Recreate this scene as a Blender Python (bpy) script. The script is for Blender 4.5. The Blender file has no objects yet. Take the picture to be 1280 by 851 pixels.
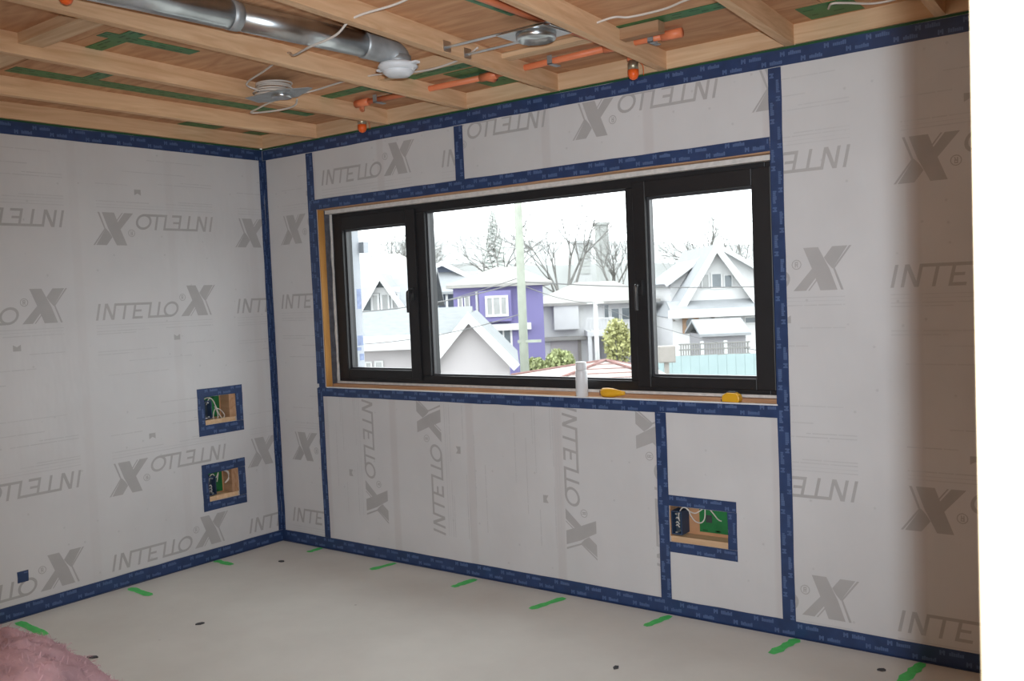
import bpy, math, random
from mathutils import Vector, Matrix, noise

random.seed(7)
scene = bpy.context.scene
C = scene.collection
PI = math.pi

# ------------------------------------------------------------------ camera
FPX, W_PX, H_PX = 1175.7, 1280, 851
YAW, PITCH, ROLL = 0.6455, -0.0506, -0.0420
CAM = Vector((4.6114, -3.6976, 1.4581))
FWD = Vector((-math.sin(YAW) * math.cos(PITCH), math.cos(YAW) * math.cos(PITCH), math.sin(PITCH)))
_r = Vector((math.cos(YAW), math.sin(YAW), 0))
_u = _r.cross(FWD)
RGT = math.cos(ROLL) * _r + math.sin(ROLL) * _u
UPV = -math.sin(ROLL) * _r + math.cos(ROLL) * _u
cam = bpy.data.cameras.new('camera')
cam_o = bpy.data.objects.new('camera', cam)
C.objects.link(cam_o)
m = Matrix((RGT, UPV, -FWD)).transposed().to_4x4()
m.translation = CAM
cam_o.matrix_world = m
cam.sensor_width = 36
cam.lens = FPX / W_PX * 36
cam.clip_start, cam.clip_end = 0.05, 2000
cam.dof.use_dof = True
cam.dof.focus_distance = 4.6
cam.dof.aperture_fstop = 8.0
scene.camera = cam_o

# ------------------------------------------------------------------ light
world = bpy.data.worlds.new('overcast_sky')
scene.world = world
world.use_nodes = True
bg = world.node_tree.nodes['Background']
bg.inputs['Color'].default_value = (0.93, 0.97, 1.0, 1)
bg.inputs['Strength'].default_value = 4.8
# the camera's own flash, beside the lens
fl = bpy.data.lights.new('camera_flash', 'SPOT')
fl.energy = 345
fl.spot_size = math.radians(83)
fl.spot_blend = 1.0
fl.color = (0.90, 1.0, 1.09)
fl.shadow_soft_size = 0.016
fl_o = bpy.data.objects.new('camera_flash', fl)
fl_o.location = (4.667, -3.700, 1.52)
fl_o.rotation_euler = (-FWD).to_track_quat('Z', 'Y').to_euler()
C.objects.link(fl_o)
# warm fill light added behind the camera, no visible source
wl = bpy.data.lights.new('warm_fill', 'POINT')
wl.energy = 42
wl.color = (1.0, 0.86, 0.68)
wl.shadow_soft_size = 0.12
wl_o = bpy.data.objects.new('warm_fill', wl)
wl_o.location = (3.9, -5.0, 2.2)
C.objects.link(wl_o)
scene.view_settings.view_transform = 'Standard'
scene.view_settings.look = 'None'
scene.view_settings.gamma = 1
scene.view_settings.use_curve_mapping = False
scene.view_settings.exposure = 0.0

# ------------------------------------------------------------------ helpers
def ray(x, y):
    return FWD + RGT * ((x - W_PX / 2) / FPX) - UPV * ((y - H_PX / 2) / FPX)

class MB:
    def __init__(s):
        s.v, s.f, s.m = [], [], []
    def face(s, pts, mi=0):
        b = len(s.v)
        s.v += [tuple(p) for p in pts]
        s.f.append(tuple(range(b, b + len(pts)))); s.m.append(mi)
    def add(s, vs, fs, mi=0):
        b = len(s.v)
        s.v += [tuple(p) for p in vs]
        for f in fs:
            s.f.append(tuple(b + i for i in f)); s.m.append(mi)
    def box(s, x0, x1, y0, y1, z0, z1, mi=0):
        x0, x1 = min(x0, x1), max(x0, x1); y0, y1 = min(y0, y1), max(y0, y1); z0, z1 = min(z0, z1), max(z0, z1)
        s.add([(x0,y0,z0),(x1,y0,z0),(x1,y1,z0),(x0,y1,z0),(x0,y0,z1),(x1,y0,z1),(x1,y1,z1),(x0,y1,z1)],
              [(3,2,1,0),(4,5,6,7),(0,1,5,4),(1,2,6,5),(2,3,7,6),(3,0,4,7)], mi)
        return s
    def prism(s, poly, fn, mi=0):
        """poly: list of (a,b); fn(a,b,t) with t in 0,1 gives the 3D point"""
        n = len(poly)
        s.add([fn(a, b, 0) for a, b in poly] + [fn(a, b, 1) for a, b in poly],
              [tuple(range(n - 1, -1, -1)), tuple(range(n, 2 * n))] +
              [(i, (i + 1) % n, n + (i + 1) % n, n + i) for i in range(n)], mi)
        return s
    def beam(s, p, q, w, h, up=(0, 0, 1), mi=0):
        p, q = Vector(p), Vector(q)
        d = (q - p).normalized(); a = d.cross(Vector(up)).normalized() * w / 2; b = a.cross(d).normalized() * h / 2
        vs = [e + i * a + j * b for e in (p, q) for i, j in ((-1,-1),(1,-1),(1,1),(-1,1))]
        s.add(vs, [(3,2,1,0),(4,5,6,7),(0,1,5,4),(1,2,6,5),(2,3,7,6),(3,0,4,7)], mi)
        return s
    def tube(s, pts, r, n=8, mi=0, caps=True):
        pts = [Vector(p) for p in pts]
        rs = r if isinstance(r, (list, tuple)) else [r] * len(pts)
        prev = None; rings = []
        for i, p in enumerate(pts):
            d = (pts[min(i + 1, len(pts) - 1)] - pts[max(i - 1, 0)]).normalized()
            if prev is None:
                a = d.cross(Vector((0, 0, 1)))
                if a.length < 1e-3: a = d.cross(Vector((1, 0, 0)))
            else:
                a = prev - d * prev.dot(d)
            a.normalize(); prev = a; b = d.cross(a)
            rings.append([p + (a * math.cos(2*PI*k/n) + b * math.sin(2*PI*k/n)) * rs[i] for k in range(n)])
        vs = [q for rg in rings for q in rg]
        fs = [(i*n+k, i*n+(k+1)%n, (i+1)*n+(k+1)%n, (i+1)*n+k) for i in range(len(pts)-1) for k in range(n)]
        if caps:
            fs += [tuple(range(n-1,-1,-1)), tuple(range((len(pts)-1)*n, len(pts)*n))]
        s.add(vs, fs, mi)
        return s
    def lathe(s, prof, c=(0,0,0), n=20, mi=0):
        """profile of (r,z) around +z at c"""
        vs = [(c[0]+r*math.cos(2*PI*k/n), c[1]+r*math.sin(2*PI*k/n), c[2]+z) for r, z in prof for k in range(n)]
        L = len(prof)
        fs = [(i*n+k, i*n+(k+1)%n, (i+1)*n+(k+1)%n, (i+1)*n+k) for i in range(L-1) for k in range(n)]
        fs += [tuple(range(n-1,-1,-1)), tuple(range((L-1)*n, L*n))]
        s.add(vs, fs, mi)
        return s
    def build(s, name, mats, parent=None, smooth=False, bevel=0):
        me = bpy.data.meshes.new(name)
        me.from_pydata(s.v, [], s.f)
        if not isinstance(mats, (list, tuple)): mats = [mats]
        for q in mats: me.materials.append(q)
        me.polygons.foreach_set('material_index', s.m)
        if smooth: me.polygons.foreach_set('use_smooth', [True] * len(s.f))
        me.update()
        o = bpy.data.objects.new(name, me)
        C.objects.link(o)
        if parent: o.parent = parent
        if bevel:
            b = o.modifiers.new('bevel', 'BEVEL'); b.width = bevel; b.segments = 2; b.limit_method = 'ANGLE'
        return o

def empty(name, loc=(0, 0, 0), rz=0, parent=None):
    o = bpy.data.objects.new(name, None); C.objects.link(o)
    o.location = loc; o.rotation_euler.z = rz; o.empty_display_size = 0.1
    if parent: o.parent = parent
    return o
def tag(o, label, cat, group=None, kind=None):
    o['label'] = label; o['category'] = cat
    if group: o['group'] = group
    if kind: o['kind'] = kind
    return o
def struct(o, label=None):
    o['kind'] = 'structure'
    if label: o['label'] = label
    return o
def smoothpath(pts, k=6):
    """Catmull-Rom through pts"""
    P = [Vector(p) for p in pts]; P = [P[0]*2-P[1]] + P + [P[-1]*2-P[-2]]
    out = []
    for i in range(1, len(P) - 2):
        for j in range(k):
            t = j / k
            out.append(0.5*((2*P[i]) + (P[i+1]-P[i-1])*t + (2*P[i-1]-5*P[i]+4*P[i+1]-P[i+2])*t*t + (3*P[i]-P[i-1]-3*P[i+1]+P[i+2])*t**3))
    out.append(P[-2])
    return out

# ------------------------------------------------------------------ materials
def newmat(name, rough=0.7, metal=0.0, spec=0.4):
    mt = bpy.data.materials.new(name); mt.use_nodes = True
    nt = mt.node_tree; b = nt.nodes['Principled BSDF']
    b.inputs['Roughness'].default_value = rough; b.inputs['Metallic'].default_value = metal
    b.inputs['Specular IOR Level'].default_value = spec
    return mt, nt, b
def flat(name, col, rough=0.7, metal=0.0, var=0.08, scale=8.0, spec=0.4, bump=0.0):
    """plain colour with a little procedural mottling"""
    mt, nt, b = newmat(name, rough, metal, spec)
    tc = nt.nodes.new('ShaderNodeTexCoord'); nz = nt.nodes.new('ShaderNodeTexNoise')
    nz.inputs['Scale'].default_value = scale; nz.inputs['Detail'].default_value = 5
    nt.links.new(tc.outputs['Object'], nz.inputs['Vector'])
    rp = nt.nodes.new('ShaderNodeValToRGB')
    rp.color_ramp.elements[0].position = 0.3; rp.color_ramp.elements[1].position = 0.7
    rp.color_ramp.elements[0].color = tuple(c * (1 - var) for c in col) + (1,)
    rp.color_ramp.elements[1].color = tuple(min(1, c * (1 + var)) for c in col) + (1,)
    nt.links.new(nz.outputs['Fac'], rp.inputs['Fac']); nt.links.new(rp.outputs['Color'], b.inputs['Base Color'])
    if bump:
        bp = nt.nodes.new('ShaderNodeBump'); bp.inputs['Strength'].default_value = bump; bp.inputs['Distance'].default_value = 0.01
        nt.links.new(nz.outputs['Fac'], bp.inputs['Height']); nt.links.new(bp.outputs['Normal'], b.inputs['Normal'])
    return mt
def wood(name, c0, c1, scale=(30, 2, 30), rough=0.75, dist=1.5):
    mt, nt, b = newmat(name, rough, 0, 0.25)
    N = nt.nodes.new
    tc = N('ShaderNodeTexCoord'); mp = N('ShaderNodeMapping'); mp.inputs['Scale'].default_value = scale
    oi = N('ShaderNodeObjectInfo'); ad = N('ShaderNodeVectorMath'); ad.operation = 'ADD'
    nt.links.new(tc.outputs['Object'], ad.inputs[0]); nt.links.new(oi.outputs['Random'], ad.inputs[1])
    nt.links.new(ad.outputs[0], mp.inputs['Vector'])
    nz = N('ShaderNodeTexNoise'); nz.inputs['Scale'].default_value = 1; nz.inputs['Detail'].default_value = 6; nz.inputs['Distortion'].default_value = dist
    nt.links.new(mp.outputs['Vector'], nz.inputs['Vector'])
    rp = N('ShaderNodeValToRGB'); rp.color_ramp.elements[0].position = 0.3; rp.color_ramp.elements[1].position = 0.72
    rp.color_ramp.elements[0].color = c0 + (1,); rp.color_ramp.elements[1].color = c1 + (1,)
    nt.links.new(nz.outputs['Fac'], rp.inputs['Fac'])
    # knots
    vo = N('ShaderNodeTexVoronoi'); vo.inputs['Scale'].default_value = 2.6
    nt.links.new(ad.outputs[0], vo.inputs['Vector'])
    kr = N('ShaderNodeValToRGB'); kr.color_ramp.elements[0].position = 0.02; kr.color_ramp.elements[1].position = 0.06
    kr.color_ramp.elements[0].color = (0.45, 0.33, 0.25, 1); kr.color_ramp.elements[1].color = (1, 1, 1, 1)
    nt.links.new(vo.outputs['Distance'], kr.inputs['Fac'])
    mx = N('ShaderNodeMix'); mx.data_type = 'RGBA'; mx.blend_type = 'MULTIPLY'; mx.inputs[0].default_value = 1
    nt.links.new(rp.outputs['Color'], mx.inputs[6]); nt.links.new(kr.outputs['Color'], mx.inputs[7])
    hs = N('ShaderNodeHueSaturation'); mr = N('ShaderNodeMapRange'); mr.inputs[3].default_value = 0.9; mr.inputs[4].default_value = 1.08
    nt.links.new(oi.outputs['Random'], mr.inputs[0]); nt.links.new(mr.outputs[0], hs.inputs['Value'])
    nt.links.new(mx.outputs[2], hs.inputs['Color']); nt.links.new(hs.outputs['Color'], b.inputs['Base Color'])
    bp = N('ShaderNodeBump'); bp.inputs['Strength'].default_value = 0.15; bp.inputs['Distance'].default_value = 0.003
    nt.links.new(nz.outputs['Fac'], bp.inputs['Height']); nt.links.new(bp.outputs['Normal'], b.inputs['Normal'])
    return mt
def membrane(name, axis, band=0.8):
    """white fleece membrane: mottled, faint fibre lines, paler and darker where studs touch it from behind"""
    mt, nt, b = newmat(name, 0.55, 0, 0.35)
    N = nt.nodes.new; K = nt.links.new
    tc = N('ShaderNodeTexCoord'); sp = N('ShaderNodeSeparateXYZ'); K(tc.outputs['Object'], sp.inputs[0])
    n1 = N('ShaderNodeTexNoise'); n1.inputs['Scale'].default_value = 2.2; n1.inputs['Detail'].default_value = 8; K(tc.outputs['Object'], n1.inputs['Vector'])
    r1 = N('ShaderNodeValToRGB'); r1.color_ramp.elements[0].position = 0.25; r1.color_ramp.elements[1].position = 0.75
    r1.color_ramp.elements[0].color = (0.585, 0.575, 0.575, 1); r1.color_ramp.elements[1].color = (0.655, 0.645, 0.645, 1)
    K(n1.outputs['Fac'], r1.inputs['Fac'])
    # faint weave dimples
    vo = N('ShaderNodeTexVoronoi'); vo.inputs['Scale'].default_value = 11; vo.inputs['Randomness'].default_value = 0.35; K(tc.outputs['Object'], vo.inputs['Vector'])
    r2 = N('ShaderNodeValToRGB'); r2.color_ramp.elements[0].position = 0.03; r2.color_ramp.elements[1].position = 0.08
    r2.color_ramp.elements[0].color = (0.86, 0.86, 0.86, 1); r2.color_ramp.elements[1].color = (1, 1, 1, 1); K(vo.outputs['Distance'], r2.inputs['Fac'])
    mx = N('ShaderNodeMix'); mx.data_type = 'RGBA'; mx.blend_type = 'MULTIPLY'; mx.inputs[0].default_value = 1
    K(r1.outputs['Color'], mx.inputs[6]); K(r2.outputs['Color'], mx.inputs[7])
    # studs showing through
    su = N('ShaderNodeMath'); su.operation = 'SUBTRACT'; su.inputs[1].default_value = 0.985; K(sp.outputs[axis], su.inputs[0])
    pp = N('ShaderNodeMath'); pp.operation = 'PINGPONG'; pp.inputs[1].default_value = 0.2725; K(su.outputs[0], pp.inputs[0])
    r3 = N('ShaderNodeValToRGB'); r3.color_ramp.elements[0].position = 0.018; r3.color_ramp.elements[1].position = 0.030
    r3.color_ramp.elements[0].color = (0.93, 0.905, 0.90, 1); r3.color_ramp.elements[1].color = (1, 1, 1, 1); K(pp.outputs[0], r3.inputs['Fac'])
    m2 = N('ShaderNodeMix'); m2.data_type = 'RGBA'; m2.blend_type = 'MULTIPLY'; m2.inputs[0].default_value = band
    K(mx.outputs[2], m2.inputs[6]); K(r3.outputs['Color'], m2.inputs[7])
    K(m2.outputs[2], b.inputs['Base Color'])
    # wrinkles
    mp = N('ShaderNodeMapping'); mp.inputs['Scale'].default_value = (2.0, 2.0, 0.8); K(tc.outputs['Object'], mp.inputs['Vector'])
    n2 = N('ShaderNodeTexNoise'); n2.inputs['Scale'].default_value = 1.6; n2.inputs['Detail'].default_value = 4; K(mp.outputs['Vector'], n2.inputs['Vector'])
    bp = N('ShaderNodeBump'); bp.inputs['Strength'].default_value = 0.35; bp.inputs['Distance'].default_value = 0.05
    K(n2.outputs['Fac'], bp.inputs['Height']); K(bp.outputs['Normal'], b.inputs['Normal'])
    return mt
def floormat():
    mt, nt, b = newmat('subfloor', 0.6, 0, 0.3)
    N = nt.nodes.new; K = nt.links.new
    tc = N('ShaderNodeTexCoord'); n1 = N('ShaderNodeTexNoise'); n1.inputs['Scale'].default_value = 1.3; n1.inputs['Detail'].default_value = 9; n1.inputs['Roughness'].default_value = 0.6
    K(tc.outputs['Object'], n1.inputs['Vector'])
    r1 = N('ShaderNodeValToRGB'); r1.color_ramp.elements[0].position = 0.3; r1.color_ramp.elements[1].position = 0.7
    r1.color_ramp.elements[0].color = (0.64, 0.62, 0.575, 1); r1.color_ramp.elements[1].color = (0.76, 0.75, 0.70, 1); K(n1.outputs['Fac'], r1.inputs['Fac'])
    vo = N('ShaderNodeTexVoronoi'); vo.inputs['Scale'].default_value = 3.3; K(tc.outputs['Object'], vo.inputs['Vector'])
    r2 = N('ShaderNodeValToRGB'); r2.color_ramp.elements[0].position = 0.012; r2.color_ramp.elements[1].position = 0.03
    r2.color_ramp.elements[0].color = (0.55, 0.52, 0.48, 1); r2.color_ramp.elements[1].color = (1, 1, 1, 1); K(vo.outputs['Distance'], r2.inputs['Fac'])
    mx = N('ShaderNodeMix'); mx.data_type = 'RGBA'; mx.blend_type = 'MULTIPLY'; mx.inputs[0].default_value = 0.7
    K(r1.outputs['Color'], mx.inputs[6]); K(r2.outputs['Color'], mx.inputs[7]); K(mx.outputs[2], b.inputs['Base Color'])
    return mt
def glassmat():
    mt = bpy.data.materials.new('window_glass'); mt.use_nodes = True; nt = mt.node_tree
    nt.nodes.clear(); N = nt.nodes.new
    out = N('ShaderNodeOutputMaterial'); tr = N('ShaderNodeBsdfTransparent'); gl = N('ShaderNodeBsdfGlossy'); mx = N('ShaderNodeMixShader')
    lw = N('ShaderNodeLayerWeight'); pw = N('ShaderNodeMath'); pw.operation = 'POWER'; pw.inputs[1].default_value = 5
    ma = N('ShaderNodeMath'); ma.operation = 'MULTIPLY_ADD'; ma.inputs[1].default_value = 0.5; ma.inputs[2].default_value = 0.03
    lw.inputs['Blend'].default_value = 0.5
    tr.inputs['Color'].default_value = (0.97, 0.985, 0.98, 1); gl.inputs['Roughness'].default_value = 0.02
    nt.links.new(lw.outputs['Facing'], pw.inputs[0]); nt.links.new(pw.outputs[0], ma.inputs[0])
    nt.links.new(ma.outputs[0], mx.inputs[0]); nt.links.new(tr.outputs[0], mx.inputs[1]); nt.links.new(gl.outputs[0], mx.inputs[2]); nt.links.new(mx.outputs[0], out.inputs[0])
    return mt

M = {}
M['mem_front'] = membrane('membrane_front', 0)
M['mem_left'] = membrane('membrane_left', 1, 0.3)
M['print'] = flat('grey_print', (0.43, 0.415, 0.41), 0.6, var=0.05)
M['fine'] = flat('faint_print', (0.555, 0.545, 0.545), 0.6, var=0.05)
M['tape'] = flat('blue_tape', (0.022, 0.047, 0.130), 0.38, var=0.18, scale=14, spec=0.5)
M['tape_print'] = flat('blue_tape_print', (0.085, 0.135, 0.27), 0.45, var=0.1)
M['green'] = flat('green_tape', (0.018, 0.17, 0.05), 0.4, var=0.2, scale=14)
M['green_dark'] = flat('green_tape_print', (0.015, 0.085, 0.028), 0.5)
M['spray'] = flat('green_paint', (0.10, 0.66, 0.16), 0.6, var=0.12, scale=30)
M['floor'] = floormat()
M['ply'] = wood('plywood', (0.50, 0.245, 0.125), (0.68, 0.39, 0.215), (2.2, 9, 2), 0.8, 2.5)
M['spruce'] = wood('spruce_lumber', (0.66, 0.395, 0.215), (0.84, 0.565, 0.345), (26, 1.6, 26))
M['spruce_x'] = wood('spruce_lumber_cross', (0.62, 0.39, 0.225), (0.77, 0.55, 0.345), (1.6, 26, 26))
M['stud'] = wood('spruce_stud', (0.66, 0.48, 0.29), (0.80, 0.62, 0.40), (26, 26, 1.4))
M['jamb'] = wood('orange_fir', (0.52, 0.24, 0.06), (0.66, 0.34, 0.11), (20, 20, 2))
M['sillwood'] = wood('sill_wood', (0.36, 0.19, 0.10), (0.50, 0.30, 0.18), (2, 20, 20))
M['black'] = flat('black_frame', (0.012, 0.012, 0.014), 0.45, var=0.1, spec=0.5)
M['bead'] = flat('glazing_bead', (0.05, 0.05, 0.055), 0.35, spec=0.5)
M['handle'] = flat('handle_black', (0.02, 0.02, 0.022), 0.25, spec=0.6)
M['glass'] = glassmat()
M['greywrap'] = flat('grey_membrane', (0.11, 0.11, 0.13), 0.6, var=0.3, scale=30)
M['foam'] = flat('white_foam', (0.66, 0.63, 0.60), 0.8, var=0.12, scale=40, bump=0.4)
M['white'] = flat('white_plastic', (0.72, 0.73, 0.75), 0.35, var=0.03)
M['cable'] = flat('white_cable', (0.66, 0.60, 0.54), 0.5, var=0.05)
M['galv'] = flat('galvanised_steel', (0.60, 0.62, 0.63), 0.28, metal=1.0, var=0.15, scale=12)
M['galv_dull'] = flat('dull_galvanised', (0.42, 0.44, 0.45), 0.5, metal=0.6, var=0.15, scale=25)
M['orange'] = flat('orange_pipe', (0.80, 0.23, 0.10), 0.45, var=0.08)
M['redcap'] = flat('red_orange_cap', (0.85, 0.13, 0.02), 0.4, var=0.05)
M['brass'] = flat('dull_brass', (0.42, 0.38, 0.28), 0.4, metal=0.8, var=0.1)
M['bluebox'] = flat('blue_box', (0.03, 0.055, 0.11), 0.5, var=0.15)
M['darkbox'] = flat('dark_box_inside', (0.05, 0.07, 0.09), 0.6, var=0.3, scale=40)
M['pink'] = flat('pink_fibreglass', (0.57, 0.37, 0.405), 0.95, var=0.28, scale=9, spec=0.1, bump=0.8)
M['yellow'] = flat('yellow_plastic', (0.75, 0.40, 0.02), 0.4, var=0.05)
M['dark'] = flat('dark_scrap', (0.05, 0.05, 0.055), 0.6)
M['plain'] = flat('bare_board_wall', (0.30, 0.22, 0.15), 0.8, var=0.05)
# outdoors
M['ext_white'] = flat('house_white', (0.54, 0.54, 0.54), 0.8, var=0.03, scale=2)
M['ext_pinkwhite'] = flat('stucco_white', (0.4, 0.375, 0.38), 0.9, var=0.03, scale=2)
M['ext_purple'] = flat('house_purple', (0.145, 0.13, 0.275), 0.8, var=0.04, scale=2)
M['ext_slate'] = flat('house_slate', (0.13, 0.155, 0.21), 0.8, var=0.05, scale=2)
M['ext_teal'] = flat('house_teal', (0.15, 0.175, 0.185), 0.8, var=0.05, scale=2)
M['ext_lilac'] = flat('house_grey_lilac', (0.25, 0.245, 0.26), 0.8, var=0.04, scale=2)
M['roof_pale'] = flat('roof_pale', (0.25, 0.26, 0.27), 0.9, var=0.06, scale=3)
M['roof_beige'] = flat('roof_beige', (0.28, 0.27, 0.255), 0.9, var=0.06, scale=3)
M['roof_grey'] = flat('roof_grey', (0.2, 0.21, 0.215), 0.9, var=0.1, scale=5)
M['roof_red'] = flat('roof_red', (0.34, 0.29, 0.27), 0.9, var=0.1, scale=6)
M['ridge_red'] = flat('roof_ridge_red', (0.2, 0.11, 0.1), 0.9, var=0.15, scale=6)
M['pane'] = flat('far_pane', (0.11, 0.13, 0.145), 0.15, var=0.25, scale=1.5, spec=0.6)
M['pane_pale'] = flat('far_pane_pale', (0.27, 0.275, 0.27), 0.2, var=0.2, scale=1.5, spec=0.6)
M['door_orange'] = flat('door_orange', (0.3, 0.19, 0.12), 0.6)
M['bark'] = flat('bark', (0.165, 0.16, 0.15), 0.9, var=0.15)
M['pole'] = flat('pole_wood', (0.27, 0.29, 0.245), 0.9, var=0.1, scale=4)
M['wire'] = flat('black_wire', (0.12, 0.12, 0.12), 0.6)
M['leaf'] = flat('leaf', (0.27, 0.3, 0.14), 0.7, var=0.4, scale=6)
M['leaf_yellow'] = flat('leaf_yellow', (0.34, 0.34, 0.15), 0.7, var=0.4, scale=6)
M['conifer'] = flat('conifer', (0.8, 0.82, 0.8), 0.9, var=0.15)  # distance haze put into the foliage colour, far paler than needles
M['ground'] = flat('lane_ground', (0.22, 0.215, 0.2), 0.95, var=0.15, scale=0.3)
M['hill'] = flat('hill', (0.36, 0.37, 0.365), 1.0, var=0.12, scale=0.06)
M['turquoise'] = flat('turquoise_boards', (0.27, 0.35, 0.355), 0.7, var=0.05, scale=2)
M['tan'] = flat('tan_box', (0.26, 0.24, 0.22), 0.8, var=0.06)
M['lattice'] = flat('lattice', (0.2, 0.195, 0.185), 0.8)
M['tower'] = flat('tower_grey', (0.3, 0.31, 0.3), 0.9, var=0.04, scale=1)
M['tower_w'] = flat('tower_white', (0.36, 0.365, 0.365), 0.9, var=0.04, scale=1)
M['wrap'] = flat('house_wrap', (0.46, 0.48, 0.52), 0.6, var=0.06)
M['wrap_blue'] = flat('house_wrap_print', (0.26, 0.31, 0.48), 0.6, var=0.2, scale=30)

# ------------------------------------------------------------------ room shell
ZT = 2.376           # top of the blue tape
ZJ = 2.385           # underside of the ceiling joists
ZD = 2.462           # underside of the plywood deck
XR, YB = 5.6, -5.4   # right wall and back wall, out of view
WO = (0.460, 3.172, 0.955, 1.985)                     # window opening x0 x1 z0 z1
OF = (2.6595, 2.936, 0.325, 0.488)                     # outlet opening in the window wall
OL = [(-0.506, -0.291, 0.778, 0.939), (-0.507, -0.301, 0.338, 0.502)]

def holed(mb, r, holes, fn, depth):
    """slab over rectangle r=(a0,a1,b0,b1) with rectangular holes; fn(a,b,d) -> point"""
    As = sorted({r[0], r[1]} | {v for h in holes for v in h[:2]}); Bs = sorted({r[2], r[3]} | {v for h in holes for v in h[2:]})
    nA, nB = len(As) - 1, len(Bs) - 1
    def solid(i, j):
        if not (0 <= i < nA and 0 <= j < nB): return False
        a, b = (As[i] + As[i+1]) / 2, (Bs[j] + Bs[j+1]) / 2
        return not any(h[0] < a < h[1] and h[2] < b < h[3] for h in holes)
    for i in range(nA):
        for j in range(nB):
            if not solid(i, j): continue
            a0, a1, b0, b1 = As[i], As[i+1], Bs[j], Bs[j+1]
            q = [(a0,b0),(a1,b0),(a1,b1),(a0,b1)]
            mb.face([fn(a, b, 0) for a, b in q]); mb.face([fn(a, b, depth) for a, b in reversed(q)])
            for (di, dj), (k0, k1) in {(0,-1):(0,1), (1,0):(1,2), (0,1):(2,3), (-1,0):(3,0)}.items():
                if not solid(i + di, j + dj):
                    p, s = q[k0], q[k1]
                    mb.face([fn(*p, 0), fn(*p, depth), fn(*s, depth), fn(*s, 0)])
fW = lambda a, b, d: (a, d, b)        # window wall: a = x, b = z, d into the wall
fL = lambda a, b, d: (-d, a, b)       # left wall:   a = y, b = z
mb = MB(); holed(mb, (0, XR, 0, ZJ), [WO, OF], fW, 0.30)
wall_front = struct(mb.build('wall_front', M['mem_front']), 'white membrane wall with the long black window and blue taped seams')
mb = MB(); holed(mb, (YB, 0.30, 0, ZJ), OL, fL, 0.22)
wall_left = struct(mb.build('wall_left', M['mem_left']), 'white membrane wall at the left with two taped openings')
wall_right = struct(MB().box(XR, XR + 0.15, YB, 0.3, 0, ZJ).build('wall_right', M['plain']))
wall_back = struct(MB().box(-0.22, XR + 0.15, YB - 0.15, YB, 0, ZJ).build('wall_back', M['plain']))
floor = struct(MB().box(-0.22, XR + 0.15, YB - 0.15, 0.30, -0.25, 0).build('floor', M['floor']), 'pale dusty subfloor with green paint marks')
ceiling = struct(MB().box(-0.22, XR + 0.15, YB - 0.15, 0.30, ZD + 0.014, ZD + 0.12).build('ceiling', M['ply']), 'open plywood deck above bare wooden joists')

# plywood sheets of the deck
xs = [-0.22, 1.02, 2.24, 3.46, 4.68, XR + 0.15]; ys = [0.30, -0.44, -1.80, -3.2, YB - 0.15]
for i in range(len(xs) - 1):
    for j in range(len(ys) - 1):
        MB().box(xs[i] + .002, xs[i+1] - .002, ys[j+1] + .002, ys[j] - .002, ZD, ZD + 0.014).build('plywood_panel', M['ply'], ceiling)
# joists: x at the wall, sideways drift per metre
JO = [(0.485, 0.008), (1.045, 0.055), (1.595, 0.07), (2.145, 0.095), (2.705, 0.083), (3.262, 0.07), (3.815, 0.05), (4.37, 0.03), (4.93, 0.0)]
def joist_x(k, y): return JO[k][0] - JO[k][1] * y
for k, (x0, dr) in enumerate(JO):
    mb = MB(); L = 5.3
    xa, xb = x0, x0 + dr * L
    mb.prism([(-.019, ZJ), (.019, ZJ), (.019, ZD), (-.019, ZD)], lambda a, b, t: ((xa, xb)[t] + a, (-0.0005, -L)[t], b))
    mb.build('joist', M['spruce'], ceiling)
# rim boards over both walls, short pieces between the joists
edges = [0.0] + [j[0] for j in JO] + [XR]
for k in range(len(edges) - 1):
    a = edges[k] + (0.019 if k else 0); b = edges[k+1] - (0.019 if k < len(JO) else 0)
    MB().box(a, b, -0.012, 0.02, ZJ + 0.001, ZD).build('rim_board', M['spruce_x'], ceiling)
MB().box(-0.02, 0.022, -5.2, -0.013, ZJ + 0.001, ZD).build('rim_board', M['spruce'], ceiling)
# blocking between joists and scraps of board on the deck
def block(k, y, w=0.038, z0=ZJ + 0.004):
    a, b = joist_x(k, y) + .02, joist_x(k + 1, y) - .02
    MB().box(a, b, y - w / 2, y + w / 2, z0, ZD).build('blocking', M['spruce_x'], ceiling)
block(1, -1.955, 0.089, ZD - 0.038); block(0, -1.93, 0.089, ZD - 0.038); block(1, -3.1); block(2, -3.0)
block(2, -0.30 - 0.36, 0.038, ZJ + 0.03)
MB().box(2.20, 2.70, -0.50, -0.44, ZD - 0.022, ZD).build('nailer', M['spruce_x'], ceiling)
MB().box(2.76, 2.93, -0.47, -0.42, ZD - 0.045, ZD).build('nailer', M['sillwood'], ceiling)
# green tape on the deck seams (thin, printed)
NGREEN = 0
def green_strip(x0, x1, y0, y1, parent=ceiling, z=ZD):
    global NGREEN
    NGREEN += 1; z -= 0.0002 * (NGREEN % 10)
    mb = MB(); mb.box(x0, x1, y0, y1, z - 0.0015, z)
    lx, ly = x1 - x0, y1 - y0
    rnd = random.Random(int(x0 * 991 + y0 * 77))
    n = max(1, int(max(lx, ly) / 0.075))
    for i in range(n):
        for row in (0.28, 0.68):
            t = (i + rnd.random() * .6) / n; l = rnd.uniform(.018, .042); w = 0.008
            if lx > ly: cx, cy, hx, hy = x0 + t * lx, y0 + row * ly, l / 2, w / 2
            else: cx, cy, hx, hy = x0 + row * lx, y0 + t * ly, w / 2, l / 2
            cx = min(max(cx, x0 + hx), x1 - hx); cy = min(max(cy, y0 + hy), y1 - hy)
            mb.box(cx - hx, cx + hx, cy - hy, cy + hy, z - 0.0019, z - 0.0015, 1)
    return mb.build('seam_tape', [M['green'], M['green_dark']], parent)
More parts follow.
